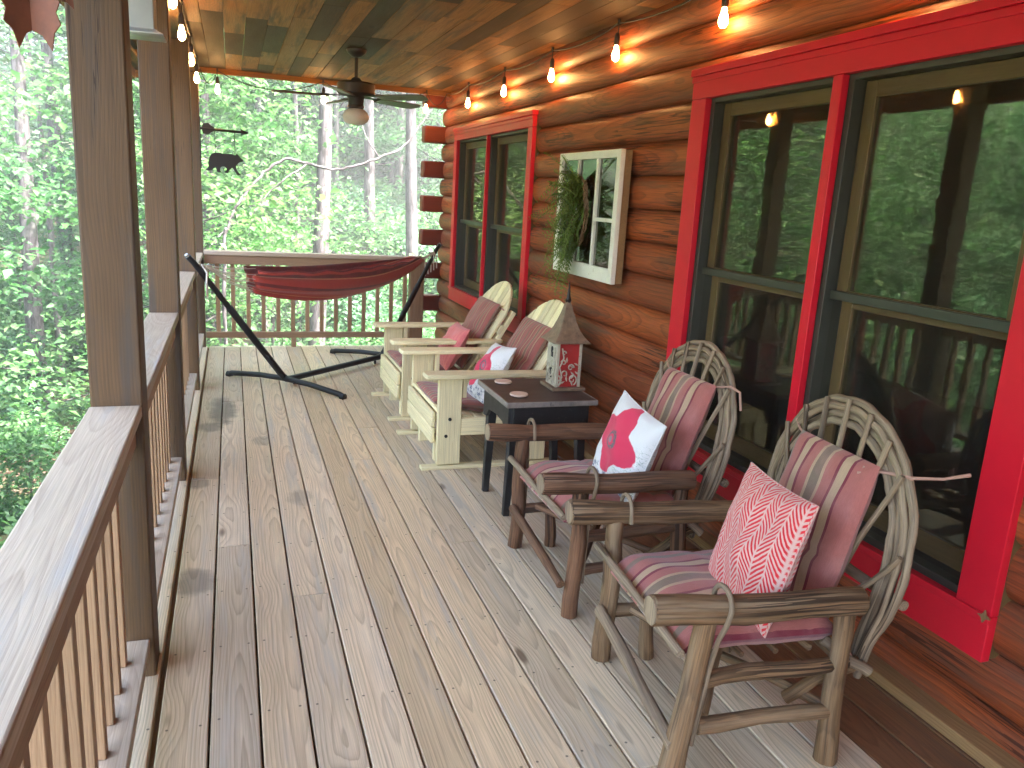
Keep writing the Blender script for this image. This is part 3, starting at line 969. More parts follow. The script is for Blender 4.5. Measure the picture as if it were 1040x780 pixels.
    for k in range(9):
        a = (k - 4) / 4
        an = PI / 2 - a * 1.22
        vs = H - w * 1.1
        u = (w + .004) * math.cos(an); v = vs + 1.1 * w * math.sin(an) + .004
        if abs(a) > .9:
            u = (w - .005) * (1 if a > 0 else -1); v = vs + .02
        lo = base + lat * (a * .09) + upv * .03 - nrm * .03
        hi = base + lat * u + upv * v - nrm * .020
        mb = MB(); mb.pole(lo, hi, .0105, .0085, n=8, knob=.14); mb.build('spindle', 'twig', t)
    mb = MB(); mb.pole(base + lat * -.338 + upv * .235 + nrm * .035, base + lat * .375 + upv * .235 + nrm * .035, .0165, n=12); mb.build('back_rail', 'twig', t)

    # tied-on cushion: seat pad and back pad
    rot = Matrix.Rotation(-yaw, 4, 'Z'); T = Matrix.Translation((loc[0], loc[1], 0)) @ rot
    cu = thing('chair_cushion', '', 'cushion', (loc[0], loc[1], .0), -yaw)
    sp = pad(.52, .50, .088, crease=(.12, .62), seed=seed + 1)
    m4 = oriented((.215, 0, .397), (0, -1, 0), (1, 0, -.02))
    place_soft(sp, m4)
    # front edge droops over the front rod
    sp.v = [(x, y, z - .045 * max(0, (.06 - x) / .1) ** 2) for x, y, z in sp.v]
    sp.build('seat_pad', 'stripe', cu, angle=80)
    bp = pad(.375, .53, .066, crease=(-.15,), seed=seed + 2)
    bo = base + upv * .335 - nrm * .078 + lat * -.018
    pu = (upv + nrm * .16).normalized()
    place_soft(bp, oriented(bo, (0, -1, 0), pu)); bp.build('back_pad', 'stripe', cu, angle=80)
    # ties
    cr = bo + pu * .25 + lat * -.175
    cl = bo + pu * .25 + lat * .175
    return t, cu, (base, upv, nrm, lat, cr, cl, T)


C2 = (1.185, 1.945); C1 = (1.212, 2.885)
ch2, cu2, g2 = twig_chair(C2, .075, .085, 'bark', 'near twig armchair with a coral herringbone pillow on it', .041, 5, fr_shift=-.05)
ch1, cu1, g1 = twig_chair(C1, .0, .18, 'bark_red', 'reddish twig armchair beside the black table, holding a white poppy pillow', .040, 8, w=.335)
cu2['label'] = 'rose striped cushion tied to the nearest twig armchair'
cu1['label'] = 'rose striped cushion behind the white poppy pillow on the reddish twig armchair'
for cu, g, far in ((cu2, g2, True), (cu1, g1, False)):
    base, upv, nrm, lat, cr, cl, T = g
    ties = []
    if far:
        e = cr + lat * -.03
        ties.append(([cr + lat * .03 - nrm * .02, cr + nrm * .02, e + lat * -.07 + nrm * .035 + upv * .015, e + lat * -.11 + nrm * .10 + upv * .03, e + lat * -.125 + nrm * .17 + upv * .05], [.004, .004, .005, .004, .0055]))
        ties.append(([cr + lat * .035 - upv * .02 - nrm * .03, cr + lat * -.01 + nrm * .015, e + lat * -.07 + nrm * .04 + upv * .012], .004))
        lo = Vector((.47, -.245, .40))
        ties.append(([lo, lo + Vector((.015, -.015, -.04)), lo + Vector((.05, -.03, -.10))], .005))
    else:
        ties.append(([cr + lat * .03 - nrm * .02, cr + nrm * .02 + upv * .01, cr + lat * -.07 + nrm * .03 + upv * .03, cr + lat * -.12 + nrm * .04 + upv * .02, cr + lat * -.155 + nrm * .04 - upv * .045], [.004, .004, .006, .005, .005]))
    ties.append(([cl + lat * -.02, cl + lat * .05 + nrm * .02 + upv * .01, cl + lat * .09 + upv * .03 + nrm * .03], .004))
    for pth, rr in ties:
        mb = MB(); mb.tube(pth, rr, n=6); mb.build('tie', 'tie', cu)

random.seed(77)


def pillow(name, label, mat, c, ex, ey, w, l, t, seed, pipe=None):
    m4 = oriented(c, ex, ey)
    root = bpy.data.objects.new  # placeholder to keep namespace tidy
    mb, pts = throw(w, l, t, seed=seed)
    loc = m4.translation
    m5 = m4.copy(); m5.translation = (0, 0, 0)
    place_soft(mb, m5)
    o = mb.build(name, mat, angle=80); o.location = loc
    tag(o, label, 'pillow')
    pb = MB(); pb.tube([m5 @ Vector(p) for p in pts], .0035, n=6, caps=False); pb.build('piping', pipe or mat, o)
    return o


def pil_frame(yaw, lean, twist=0):
    """axes of a pillow that faces the sitter: ex to the camera side, ey up along the lean"""
    lat = Vector((math.sin(yaw), math.cos(yaw), 0)); back = Vector((math.cos(yaw), -math.sin(yaw), 0))
    ex = -lat; ey = Vector((0, 0, 1)) * math.cos(lean) + back * math.sin(lean)
    if twist:
        q = Matrix.Rotation(twist, 3, ex.cross(ey)); ex = q @ ex; ey = q @ ey
    return ex, ey


ex, ey = pil_frame(.12, .27, 0.0)
pillow('throw_pillow', 'coral and white herringbone pillow on the nearest twig armchair', 'chevron', (1.440, 1.818, .608), ex, ey, .365, .395, .12, 3)
ex, ey = pil_frame(-.05, .26, -0.16)
pillow('throw_pillow', 'white pillow with a big red poppy on the reddish twig armchair', 'flower', (1.48, 2.745, .608), ex, ey, .355, .36, .12, 4)

# ================================================================== PALE ADIRONDACK CHAIRS
BT = Vector((.50, 0, .866)).normalized()     # back slat direction
_bt = Vector((.495, 0, .87)).normalized()


def adirondack(yc, label, seed):
    random.seed(seed)
    t = thing('adirondack_chair', label, 'armchair', (1.09, yc, 0), 0, 'pale pine adirondack chairs')
    for sy in (-1, 1):
        y = sy * .355
        # paddle arm
        out = [(-.085, -.035), (-.075, -.055), (-.045, -.066), (.10, -.07), (.35, -.055), (.62, -.042), (.70, -.035), (.72, -.015), (.72, .015), (.70, .035),
               (.62, .042), (.35, .055), (.10, .07), (-.045, .066), (-.075, .055), (-.085, .035)]
        mb = MB(); mb.prism(out, 0, .026, Matrix.Translation((0, y, .545)) @ Matrix.Rotation(.0, 4, 'Y')); mb.build('arm', 'pine', t, bevel=.006)
        mb = MB(); mb.box((.0, y - .018, .028), (.138, y + .018, .544), axis=2); mb.build('leg', 'pine', t, bevel=.004)
        mb = MB(); mb.box((.56, y - .018, .028), (.67, y + .018, .544), axis=2); mb.build('leg', 'pine', t, bevel=.004)
        mb = MB(); mb.box((.138, y - .016, .20), (.56, y + .016, .30), axis=0); mb.build('side_rail', 'pine', t, bevel=.004)
        mb = MB(); mb.box((-.09, y - .03, .0), (.76, y + .03, .022), axis=0); mb.build('skid', 'pine', t, bevel=.004)
        mb = MB(); mb.box((.145, y + sy * -.05, .42), (.17, y + sy * .0, .543), axis=2); mb.build('arm_bracket', 'pine', t, bevel=.003)
        mb = MB(); mb.box((.02, sy * .20 - .018, .0), (.11, sy * .20 + .018, .15), axis=2); mb.build('glider_leg', 'pine', t, bevel=.004)
        for bx, bz in ((.07, .30), (.05, .20)):
            mb = MB(); mb.tube([(bx, y + sy * .0175, bz), (bx, y + sy * .022, bz)], .010, n=12); mb.build('bolt', 'bronze', t)
    mb = MB(); mb.box((-.030, -.335, .245), (-.004, .335, .335)); mb.build('front_slat', 'pine', t, bevel=.008)
    mb = MB(); mb.box((-.032, -.335, .148), (-.006, .335, .240)); mb.build('front_slat', 'pine', t, bevel=.008)
    for k in range(6):
        x = .0 + k * .078; z = .338 - .09 * (x / .45) ** .8
        mb = MB(); mb.beam((x + .035, -.33, z), (x + .035, .33, z), .07, .022, up=(.2, 0, 1)); mb.build('seat_slat', 'pine', t, bevel=.005)
    n = 7; b0 = Vector((.46, 0, .25)); nb = Vector((_bt.z, 0, -_bt.x))
    for k in range(n):
        u = (k - 3) / 3.2
        y0, y1 = u * .235, u * .315
        Lk = .40 + .40 * math.sqrt(max(0, 1 - (u * .93) ** 2)) + .005
        wd0, wd1 = .066, .086
        outl = []
        hw = lambda s: (wd0 + (wd1 - wd0) * s) / 2
        # rounded by the arch: the top edge follows the ellipse
        arch = lambda yy: .40 + .40 * math.sqrt(max(0.02, 1 - (yy / .375) ** 2))
        tops = [(y1 - hw(1) + i * hw(1) * 2 / 5) for i in range(6)]
        vs = [(y0 - hw(0), 0)] + [(yy, arch(yy)) for yy in tops] + [(y0 + hw(0), 0)]
        m4 = Matrix((Vector((0, 1, 0)), _bt, nb)).transposed().to_4x4(); m4.translation = b0
        mb = MB(); N = len(vs); V = []; W = []
        o = random.uniform(0, 50)
        for zz in (-.010, .010):
            for a, b in vs:
                V.append(m4 @ Vector((a, b, zz))); W.append((a - y0 + .01, b + o, zz + .05))
        mb.add(V, [tuple(range(N - 1, -1, -1)), tuple(range(N, 2 * N))] + [(i, (i + 1) % N, N + (i + 1) % N, N + i) for i in range(N)], W)
        mb.build('back_slat', 'pine', t, bevel=.004)
    for s, hw_ in ((.20, .30), (.46, .33)):
        p = b0 + _bt * s + nb * .028
        mb = MB(); mb.beam(p + Vector((0, -hw_, 0)), p + Vector((0, hw_, 0)), .07, .03, up=nb); mb.build('back_batten', 'pine', t, bevel=.004)
    for sy in (-1, 1):
        mb = MB(); mb.beam(b0 + Vector((0, sy * .28, 0)) + nb * .05, b0 + _bt * .62 + Vector((.0, sy * .30, 0)) + nb * .05, .035, .06, up=(0, 1, 0)); mb.build('back_support', 'pine', t, bevel=.004)
    cu = thing('chair_cushion', '', 'cushion', (1.09, yc, 0), 0)
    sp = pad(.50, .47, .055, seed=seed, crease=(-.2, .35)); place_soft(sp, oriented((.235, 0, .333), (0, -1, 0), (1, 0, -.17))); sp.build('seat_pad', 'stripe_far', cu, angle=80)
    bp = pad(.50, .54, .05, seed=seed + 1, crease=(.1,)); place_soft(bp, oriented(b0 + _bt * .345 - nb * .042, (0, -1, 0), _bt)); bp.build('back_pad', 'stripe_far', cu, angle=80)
    mb = MB(); s = b0 + _bt * .60 - nb * .022
    mb.tube([s + Vector((0, -.30, -.01)), s + Vector((0, -.15, 0)), s + Vector((0, .15, 0)), s + Vector((0, .30, -.01))], .005, n=6); mb.build('tie', 'tie', cu)
    return t, cu


adB, cuB = adirondack(4.67, 'pale pine adirondack chair next to the black side table', 21)
adA, cuA = adirondack(5.71, 'farthest pale pine adirondack chair, beside the hammock', 22)
cuB['label'] = 'red striped cushion on the adirondack chair next to the table'
cuA['label'] = 'red striped cushion on the farthest adirondack chair'
ex, ey = pil_frame(.05, .55, .12)
pillow('throw_pillow', 'white and red poppy pillow on the adirondack chair next to the table', 'flower', (1.47, 4.56, .515), ex, ey, .38, .38, .12, 6)
ex, ey = pil_frame(.05, .50, .02)
pillow('throw_pillow', 'plain coral pillow on the farthest adirondack chair', 'coral', (1.47, 5.47, .505), ex, ey, .40, .33, .13, 7)

# ================================================================== SIDE TABLE, BIRDHOUSE, COASTERS
random.seed(31)
t = thing('side_table', 'worn black side table with tapered legs between the chairs', 'table', (1.47, 3.765, 0))
mb = MB(); mb.box((-.235, -.25, .5745), (.235, .25, .5995), axis=0); tp = mb.build('tabletop', 'table_top', t, bevel=.004)
mb = MB()
for s in (-1, 1):
    mb.box((-.240, s * .25 - .005, .573), (.240, s * .25 + .005, .601)); mb.box((s * .235 - .005, -.245, .573), (s * .235 + .005, .245, .601))
mb.build('worn_edge', 'worn_edge', tp, bevel=.004)


def apron(a, b, th):
    """apron board with a lower edge that curves down to the legs"""
    a = Vector(a); b = Vector(b); d = (b - a); L = d.length; d.normalize()
    out = [(0, 0), (L, 0), (L, -.155), (L - .05, -.15), (L - .09, -.105), (L * .5, -.095), (.09, -.105), (.05, -.15), (0, -.155)]
    m4 = Matrix((d, Vector((0, 0, 1)), d.cross(Vector((0, 0, 1))))).transposed().to_4x4(); m4.translation = a
    mb = MB(); mb.prism(out, -th / 2, th / 2, m4); return mb


for a, b in (((-.205, -.205, .574), (-.205, .205, .574)), ((.205, -.205, .574), (.205, .205, .574)), ((-.193, -.215, .574), (.193, -.215, .574)), ((-.193, .215, .574), (.193, .215, .574))):
    apron(a, b, .02).build('apron', 'black_paint', t, bevel=.002)
for sx in (-1, 1):
    for sy in (-1, 1):
        mb = MB(); mb.beam((sx * .172, sy * .182, .573), (sx * .20, sy * .20 if sy < 0 else sy * .15, 0), .052, .052, up=(0, 1, 0), w2=.032, t2=.032)
        mb.build('leg', 'black_paint', t, bevel=.003)

for (px, py), l in (((511, 388), 'pale round coaster nearer the left edge of the black table'), ((527, 401), 'pale round coaster at the front of the black table')):
    d = ray(px, py); k = (.604 - CAM_Z) / d.z; P = Vector((0, 0, CAM_Z)) + d * k
    mb = MB(); mb.lathe([(.040, .0), (.046, .002), (.047, .008), (.044, .011), (.02, .0112)], n=28)
    o = mb.build('coaster', 'coaster'); o.location = (P.x, P.y, .6012); tag(o, l, 'coaster')

M['bh_red'] = plain('weathered_barn_red', (.36, .016, .013), .6, var=.2, wear=(.12, .02, .02), bump=.2)
M['bh_white'] = plain('distressed_white_paint', (.40, .35, .26), .7, var=.2, wear=(.18, .12, .08), bump=.3)
M['bh_roof'] = plain('rusted_roof_tin', (.20, .135, .085), .6, metallic=.15, var=.35, scale=35, bump=.4, wear=(.075, .055, .04))
M['dark'] = plain('painted_hole_shade', (.006, .006, .006), .9)
bh = thing('birdhouse', 'red and white birdhouse with flared tin roof and spire', 'birdhouse', (1.632, 3.80, .601))
mb = MB(); mb.box((-.092, -.094, 0), (.092, .094, .016)); mb.build('base', 'bh_roof', bh, bevel=.003)
BB, BH = .062, .262
mb = MB(); mb.box((-BB, -BB, .016), (BB, BB, BH), axis=2); mb.build('body', 'bh_red', bh, bevel=.002)
mb = MB(); mb.box((-BB - .006, -BB + .002, .016), (-BB - .0005, BB - .002, BH), axis=2); fr = mb.build('front', 'bh_white', bh, bevel=.002)
for z in (.085, .195):
    mb = MB(); h = [(.016 * math.cos(a), .016 * math.sin(a)) for a in np.linspace(-PI / 2, PI * 1.5, 20)[:-1]]
    h = [(-.013, -.03), (.013, -.03), (.013, .012)] + [(.013 * math.cos(a), .012 + .013 * math.sin(a)) for a in np.linspace(.3, PI - .3, 7)] + [(-.013, .012)]
    m4 = Matrix((Vector((0, 1, 0)), Vector((0, 0, 1)), Vector((1, 0, 0)))).transposed().to_4x4(); m4.translation = (-BB - .0085, .005, z)
    mb.prism(h, 0, .002, m4); mb.build('entrance_hole_shade', 'dark', fr)  # black plate on the solid front, painted shade in place of a cut hole
# curling fretwork vines: on the red side and on the white front
for face in (0, 1):
    mb = MB(); random.seed(5 + face)

    def fp(u, v):
        return Vector((u, -BB - .004, v)) if face == 0 else Vector((-BB - .010, u, v))
    for (u0, v0, R, a0, a1, n, dr) in ((.025, .055, .030, -1.2, 6.5, 26, -.75), (-.02, .085, .022, 4, -2.2, 22, -.7), (.012, .118, .02, 0, 6.2, 20, -.7), (-.03, .145, .016, 3, -2.5, 18, -.6),
                                       (-.045, .040, .015, 1, 6.3, 16, -.5), (-.03, .195, .012, 0, 5.5, 16, -.5)):
        pts, rs = [], []
        for i in range(n):
            s = i / (n - 1); a = a0 + (a1 - a0) * s; r = R * (1 + dr * s)
            pts.append(fp(u0 + r * math.cos(a) * .9, v0 + r * math.sin(a))); rs.append(.0042 * (1 - .35 * s))
        mb.tube(pts, rs, n=6)
    mb.tube([fp(-.05, .02), fp(-.035, .07), fp(-.05, .12), fp(-.03, .17), fp(-.042, .22)], .004, n=6)
    for i in range(14):
        c = fp(random.uniform(-.052, .05), random.uniform(.03, .14) + (.06 if random.random() < .25 else 0)); a = random.uniform(0, 6)
        d = (fp(math.cos(a), math.sin(a)) - fp(0, 0)) * .015
        mb.tube([c - d, c, c + d], [.001, .0055, .001], n=6)
    mb.build('vine_fretwork', 'bh_white', bh)
# corner posts and roof
mb = MB()
for sx in (-1, 1):
    for sy in (-1, 1):
        mb.box((sx * BB - .007, sy * BB - .007, .016), (sx * BB + .007, sy * BB + .007, BH - .001), axis=2)
mb.build('corner_post', 'bh_white', bh, bevel=.001)
prof = [(.124, .250), (.110, .262), (.086, .284), (.064, .316), (.046, .355), (.031, .395), (.017, .438), (.011, .455)]
mb = MB(); NS = 4
P, W = [], []
for r, z in prof:
    row, wr = [], []
    for side in range(4):
        a = [(-1, -1), (1, -1), (1, 1), (-1, 1)][side]; b = [(-1, -1), (1, -1), (1, 1), (-1, 1)][(side + 1) % 4]
        for i in range(10):
            s = i / 10
            c = (a[0] + (b[0] - a[0]) * s, a[1] + (b[1] - a[1]) * s)
            rip = 1 + (.03 if i % 2 else -.01) * (r > .03)
            row.append((c[0] * r * .82 * rip, c[1] * r * .82 * rip, z + (-.006 if i % 2 else 0) * (z < .25))); wr.append((c[0] * r, z, c[1] * r))
    P.append(row); W.append(wr)
mb.grid(P, W, closed=True); mb.build('tin_roof', 'bh_roof', bh, solid=.003, angle=20)
mb = MB(); mb.lathe([(.012, .448), (.017, .462), (.011, .474), (.009, .49), (.004, .53), (.001, .56)], n=12); mb.build('spire', 'bronze', bh)

# ================================================================== HAMMOCK AND STAND
random.seed(41)
A0 = Vector((.36, 6.41, 0)); AX = Vector((1.01, .97, 0)).normalized(); PR = Vector((-AX.y, AX.x, 0))


def hp(s, z, o=0):
    return A0 + AX * s + PR * o + Vector((0, 0, z))


hs = thing('hammock_stand', 'black steel hammock stand with slanted uprights on the deck', 'hammock stand', A0)
hs_off = -A0


def part_pts(pts):
    return [p + hs_off for p in pts]


S2 = 1.31
mb = MB(); mb.tube(part_pts([hp(.05, .055), hp(S2 - .05, .055)]), .024, n=14); mb.build('base_beam', 'black_metal', hs)
for s0, s1, sg in ((0.03, -.895, -1), (S2 - .03, S2 + .915, 1)):
    mb = MB(); mb.tube(part_pts([hp(s0 - sg * .06, .055), hp(s0, .06), hp(s0 + sg * .05, .10), hp(s0 + (s1 - s0) * .62, .05 + 1.02 * .62)]), .0255, n=14)
    up = mb.build('upright', 'black_metal', hs)
    mb = MB(); mb.tube(part_pts([hp(s0 + (s1 - s0) * .56, .05 + 1.02 * .56), hp(s0 + (s1 - s0) * .95, .05 + 1.02 * .95), hp(s1, 1.06)]), .020, n=14); mb.build('upper_tube', 'black_metal', up)
    sh = s0 + (s1 - s0) * .865
    mb = MB(); mb.tube(part_pts([hp(sh - sg * .02, .935, -.0), hp(sh - sg * .03, .985), hp(sh - sg * .05, 1.0), hp(sh - sg * .06, .975)]), .007, n=8)
    mb.tube(part_pts([hp(s1, 1.06), hp(s1 + sg * .012, 1.072)]), .013, n=10); mb.build('hook', 'pale_metal', up)
for s in (0, S2):
    mb = MB(); mb.tube(part_pts([hp(s, .014, -.60), hp(s, .030, -.56), hp(s, .062, -.25), hp(s, .070, 0), hp(s, .062, .25), hp(s, .030, .56), hp(s, .014, .60)]), .022, n=12)
    ft = mb.build('foot', 'black_metal', hs)
    for o in (-.60, .60):
        mb = MB(); q = 1 if o > 0 else -1
        mb.tube(part_pts([hp(s, .016, o - q * .03), hp(s, .016, o + q * .008)]), .0255, n=12); mb.build('foot_cap', 'black_metal', ft)
    mb = MB(); mb.tube(part_pts([hp(s + (.12 if s == 0 else -.12), 0, 0), hp(s + (.12 if s == 0 else -.12), .03, 0)]), .012, n=10); mb.build('stop', 'black_metal', hs)

hm = thing('hammock', 'red striped fabric hammock strung on the black stand', 'hammock', hp(.75, .7))
ho = -hp(.75, .7)
mb = MB(); NS, NTT = 60, 44
SL, SR = -.33, 1.86
P, W = [], []
for i in range(NS + 1):
    q = i / NS; s = SL + (SR - SL) * q
    e = math.sin(PI * q) ** .55
    zt = .955 - .028 * math.sin(PI * q)
    dep = .03 + .14 * (1 - q) ** 1.3 + .205 * (math.sin(PI * min(q * 1.02, 1)) ** .8) * (1 - .25 * (1 - q))
    hw = .03 + .015 * (1 - q) ** 2 + .19 * e
    row, wr = [], []
    for j in range(NTT + 1):
        u = 2 * j / NTT - 1
        an = u * PI / 2
        fold = math.sin(u * 15 + q * 3.0) * (.020 * (1 - e) + .010 + .008 * math.sin(q * 9)) + math.sin(u * 7.3 - q * 5) * .012
        lat_ = hw * math.sin(an) * 1.0 + fold * .7
        z = zt - dep * math.cos(an) ** .85 + fold * .35 - (.03 * e if u > .6 else 0) * (u - .6)
        if u < -.93: z -= .008 * math.sin(q * 40)
        row.append(hp(s, z, lat_) + ho); wr.append((u * .62 + .31, s, 0))
    P.append(row); W.append(wr)
mb.grid(P, W); mb.build('bed', 'hammock', hm, solid=.004, angle=80)
for (se, sh, zh) in ((SL, -.772, 1.0), (SR, 2.115, .995)):
    mb = MB()
    for k in range(16):
        u = (k - 7.5) / 7.5
        zz = .955 - (.17 if se < 0 else .03) * math.cos(u * PI / 2) ** .85; ll = (.045 if se < 0 else .03) * math.sin(u * PI / 2)
        a = hp(se, zz, ll) + ho; b = hp(sh, zh, ll * .12) + ho
        m_ = (a + b) / 2 - Vector((0, 0, .012 + random.uniform(0, .02)))
        mb.tube([a, m_, b], .0022, n=5)
    sg = 1 if sh > 0 else -1
    b = hp(sh, zh, 0) + ho
    for k in range(5):
        mb.tube([b + AX * (sg * .01), b + Vector((0, 0, -.05)) + AX * (sg * -.02 * k) + PR * (.02 * (k - 2)), b + Vector((0, 0, -.16 - .02 * k)) + AX * (sg * (.01 - .02 * k)) + PR * (.02 * (k - 2))], .006, n=6)
    mb.build('cord', 'rope', hm)

# ================================================================== CEILING FAN
FC = Vector((.91, 6.476, CZ))
fan = thing('ceiling_fan', 'dark bronze ceiling fan with a pale globe lamp', 'ceiling fan', FC)
mb = MB(); mb.lathe([(.075, -.002), (.075, -.012), (.066, -.03), (.035, -.055), (.018, -.06)], n=24); mb.build('canopy', 'bronze', fan)
mb = MB(); mb.lathe([(.013, -.05), (.013, -.20), (.03, -.205), (.045, -.225), (.055, -.235)], n=16); mb.build('downrod', 'bronze', fan)
mb = MB(); mb.lathe([(.06, -.234), (.128, -.238), (.142, -.25), (.142, -.315), (.125, -.33), (.075, -.336), (.06, -.35), (.055, -.40), (.062, -.405), (.062, -.42), (.04, -.43)], n=32); mb.build('motor', 'bronze', fan)
M['blade'] = wood('dark_fan_blade', (.10, .072, .05), (.05, .035, .025), (.14, .11, .085), ring=.01, rough=.4, knots=0)
for k in range(5):
    a = math.radians(176 + 72 * k - 3)
    m4 = Matrix.Rotation(a, 4, 'Z') @ Matrix.Translation((0, 0, -.343)) @ Matrix.Rotation(math.radians(-11), 4, 'X')
    out = [(.20, -.045), (.40, -.062), (.555, -.068), (.60, -.058), (.615, -.03), (.618, .0), (.615, .03), (.60, .058), (.555, .068), (.40, .062), (.20, .045)]
    mb = MB(); mb.prism(out, -.004, .004, m4); bl = mb.build('blade', 'blade', fan, bevel=.001)
    mb = MB(); mb.prism([(.06, -.02), (.16, -.016), (.21, -.042), (.27, -.03), (.285, 0), (.27, .03), (.21, .042), (.16, .016), (.06, .02)], .0045, .010, m4); mb.build('blade_iron', 'bronze', bl, bevel=.002)
mb = MB(); mb.lathe([(.045, -.425), (.065, -.432), (.085, -.45), (.098, -.475), (.10, -.495), (.088, -.52), (.06, -.537), (.02, -.545), (.004, -.546)], n=28); mb.build('globe', 'globe', fan)

# ================================================================== STRING LIGHTS
BULBP = [(.006, .050), (.010, .044), (.0125, .036), (.014, .024), (.019, .010), (.022, -.005), (.0215, -.018), (.016, -.031), (.008, -.038), (.001, -.040)]


def string(name, label, hooks, drop, tail=None, sag=.035):
    """hooks: points along the cable; a bulb hangs under each"""
    root = thing('string_lights', label, 'string lights', hooks[0])
    o = -Vector(hooks[0])
    pts = []
    H = [Vector(h) for h in hooks]
    if tail: H = [Vector(tail[0])] + H + [Vector(tail[1])]
    for a, b in zip(H[:-1], H[1:]):
        for i in range(8):
            s = i / 8
            pts.append(a.lerp(b, s) - Vector((0, 0, sag * 4 * s * (1 - s))) + o)
    pts.append(H[-1] + o)
    mb = MB(); mb.tube(pts, .0048, n=6)
    for h in hooks:
        h = Vector(h) + o
        mb.tube([h, h - Vector((0, 0, drop - .10))], .003, n=6)
        mb.tube([h + Vector((0, 0, .02)), h + Vector((0.0, 0, -.01))], .009, n=8)
    mb.build('cord', 'cable', root)
    for h in hooks:
        c = Vector(h) + o - Vector((random.uniform(-.006, .006), random.uniform(-.006, .006), drop))
        mb = MB(); mb.lathe([(.005, .115), (.011, .11), (.016, .09), (.0165, .055), (.013, .047)], c=c, n=14); sk = mb.build('socket', 'cable', root)
        mb = MB(); mb.lathe(BULBP[::-1], c=c, n=18); mb.build('bulb', 'bulb', root)
    return root


random.seed(9)
string('wall', 'string of glowing bulbs along the top of the log wall', [(2.095, y, 2.556) for y in (2.30, 3.36, 4.44, 5.46, 6.50, 7.56)], .165, ((2.095, 1.3, 2.56), (2.095, 8.35, 2.555)))
string('back', 'string of three glowing bulbs under the far ceiling edge', [(-.10, 8.36, 2.553), (.86, 8.36, 2.550), (1.88, 8.36, 2.55)], .165, ((-.25, 8.34, 2.555), (2.09, 8.36, 2.55)), sag=.12)
string('posts', 'string of glowing bulbs down the post side of the porch', [(-.252, y, 2.555) for y in (3.4, 4.47, 5.42, 6.55, 7.62)], .165, ((-.252, 2.4, 2.555), (-.252, 8.3, 2.555)), sag=.03)

# ================================================================== BEAR SIGN, MIRROR, WREATH, SMALL HANGING THINGS
bs = thing('bear_sign', 'black metal bear silhouette hanging from an arrow bracket', 'sign', (-.262, 8.09, 1.9))
mb = MB(); mb.box((.001, -.012, -.235), (.010, .012, .215)); mb.build('wall_plate', 'black_metal', bs, bevel=.002)
mb = MB()
mb.tube([(.008, -.02, .115), (.42, -.02, .105)], .011, n=8)
mb.prism([(.36, 0), (.35, .035), (.372, .02), (.43, 0), (.372, -.02), (.35, -.035)], -.003, .003, Matrix.Translation((0, -.02, .105)) @ Matrix.Rotation(PI / 2, 4, 'X'))
mb.prism([(.02, 0), (.03, .045), (.075, .05), (.10, .03), (.125, .018), (.125, -.018), (.10, -.03), (.075, -.05), (.03, -.045)], -.005, .005, Matrix.Translation((0, -.02, .115)) @ Matrix.Rotation(PI / 2, 4, 'X'))
mb.build('arrow_bracket', 'black_metal', bs)
BEAR = [(-.185, -.02), (-.172, .022), (-.160, .050), (-.140, .067), (-.110, .074), (-.07, .075), (-.03, .070), (.01, .070), (.045, .072), (.075, .066), (.094, .064), (.100, .074), (.110, .078), (.117, .068),
        (.130, .058), (.146, .040), (.163, .030), (.173, .020), (.170, .011), (.150, .008), (.128, .002), (.112, -.012), (.098, -.025), (.094, -.045), (.104, -.066), (.124, -.092), (.140, -.102), (.137, -.110),
        (.110, -.108), (.092, -.092), (.070, -.062), (.056, -.048), (.038, -.062), (.022, -.078), (.020, -.090), (.008, -.097), (-.022, -.094), (-.020, -.086), (-.004, -.076), (.000, -.060), (-.018, -.044), (-.045, -.042),
        (-.064, -.058), (-.066, -.080), (-.055, -.092), (-.075, -.097), (-.100, -.092), (-.104, -.070), (-.114, -.054), (-.132, -.066), (-.150, -.080), (-.157, -.086), (-.190, -.086), (-.212, -.080), (-.208, -.072), (-.190, -.064), (-.180, -.045)]
mb = MB(); mb.prism([(x * .86, z * 1.02) for x, z in BEAR], -.003, .003, Matrix.Translation((.225, -.02, -.165)) @ Matrix.Rotation(PI / 2, 4, 'X')); mb.build('bear', 'black_metal', bs)
mb = MB()
for x in (.13, .30):
    for k in range(7):
        z = .10 - k * .028
        mb.tube([(x, -.02, z), (x, -.02, z - .026)], .0025 if k % 2 else .0035, n=5)
mb.build('chain', 'black_metal', bs)

mr = thing('wall_mirror', 'white framed window sash mirror hung on the log wall', 'mirror', (2.055, 4.615, 1.483))
HW, HH = .447, .376
mb = MB(); mb.box((.018, -HW + .004, -HH + .004), (.062, HW - .004, HH - .004)); mb.build('backing', 'trim', mr, bevel=.002)
mb = MB()
for s in (-1, 1):
    mb.box((-.014, s * (HW - .024) - .024, -HH), (.0178, s * (HW - .024) + .024, HH), axis=2)
mb.box((-.0135, -HW + .048, HH - .046), (.0175, HW - .048, HH)); mb.box((-.0135, -HW + .048, -HH), (.0175, HW - .048, -HH + .085))
fr = mb.build('frame', 'white_paint', mr, bevel=.004)
mb = MB(); mb.box((.004, -HW + .04, -HH + .07), (.010, HW - .04, HH - .04)); mb.build('glass', 'mirror', mr)
mb = MB()
mb.box((-.010, -.155, -HH + .085), (.006, -.125, HH - .046), axis=2); mb.box((-.010, .13, -HH + .085), (.006, .155, HH - .046), axis=2)
mb.box((-.010, -HW + .048, -.03), (.006, -.156, -.008), axis=1)
mb.build('glazing_bar', 'white_paint', mr, bevel=.002)


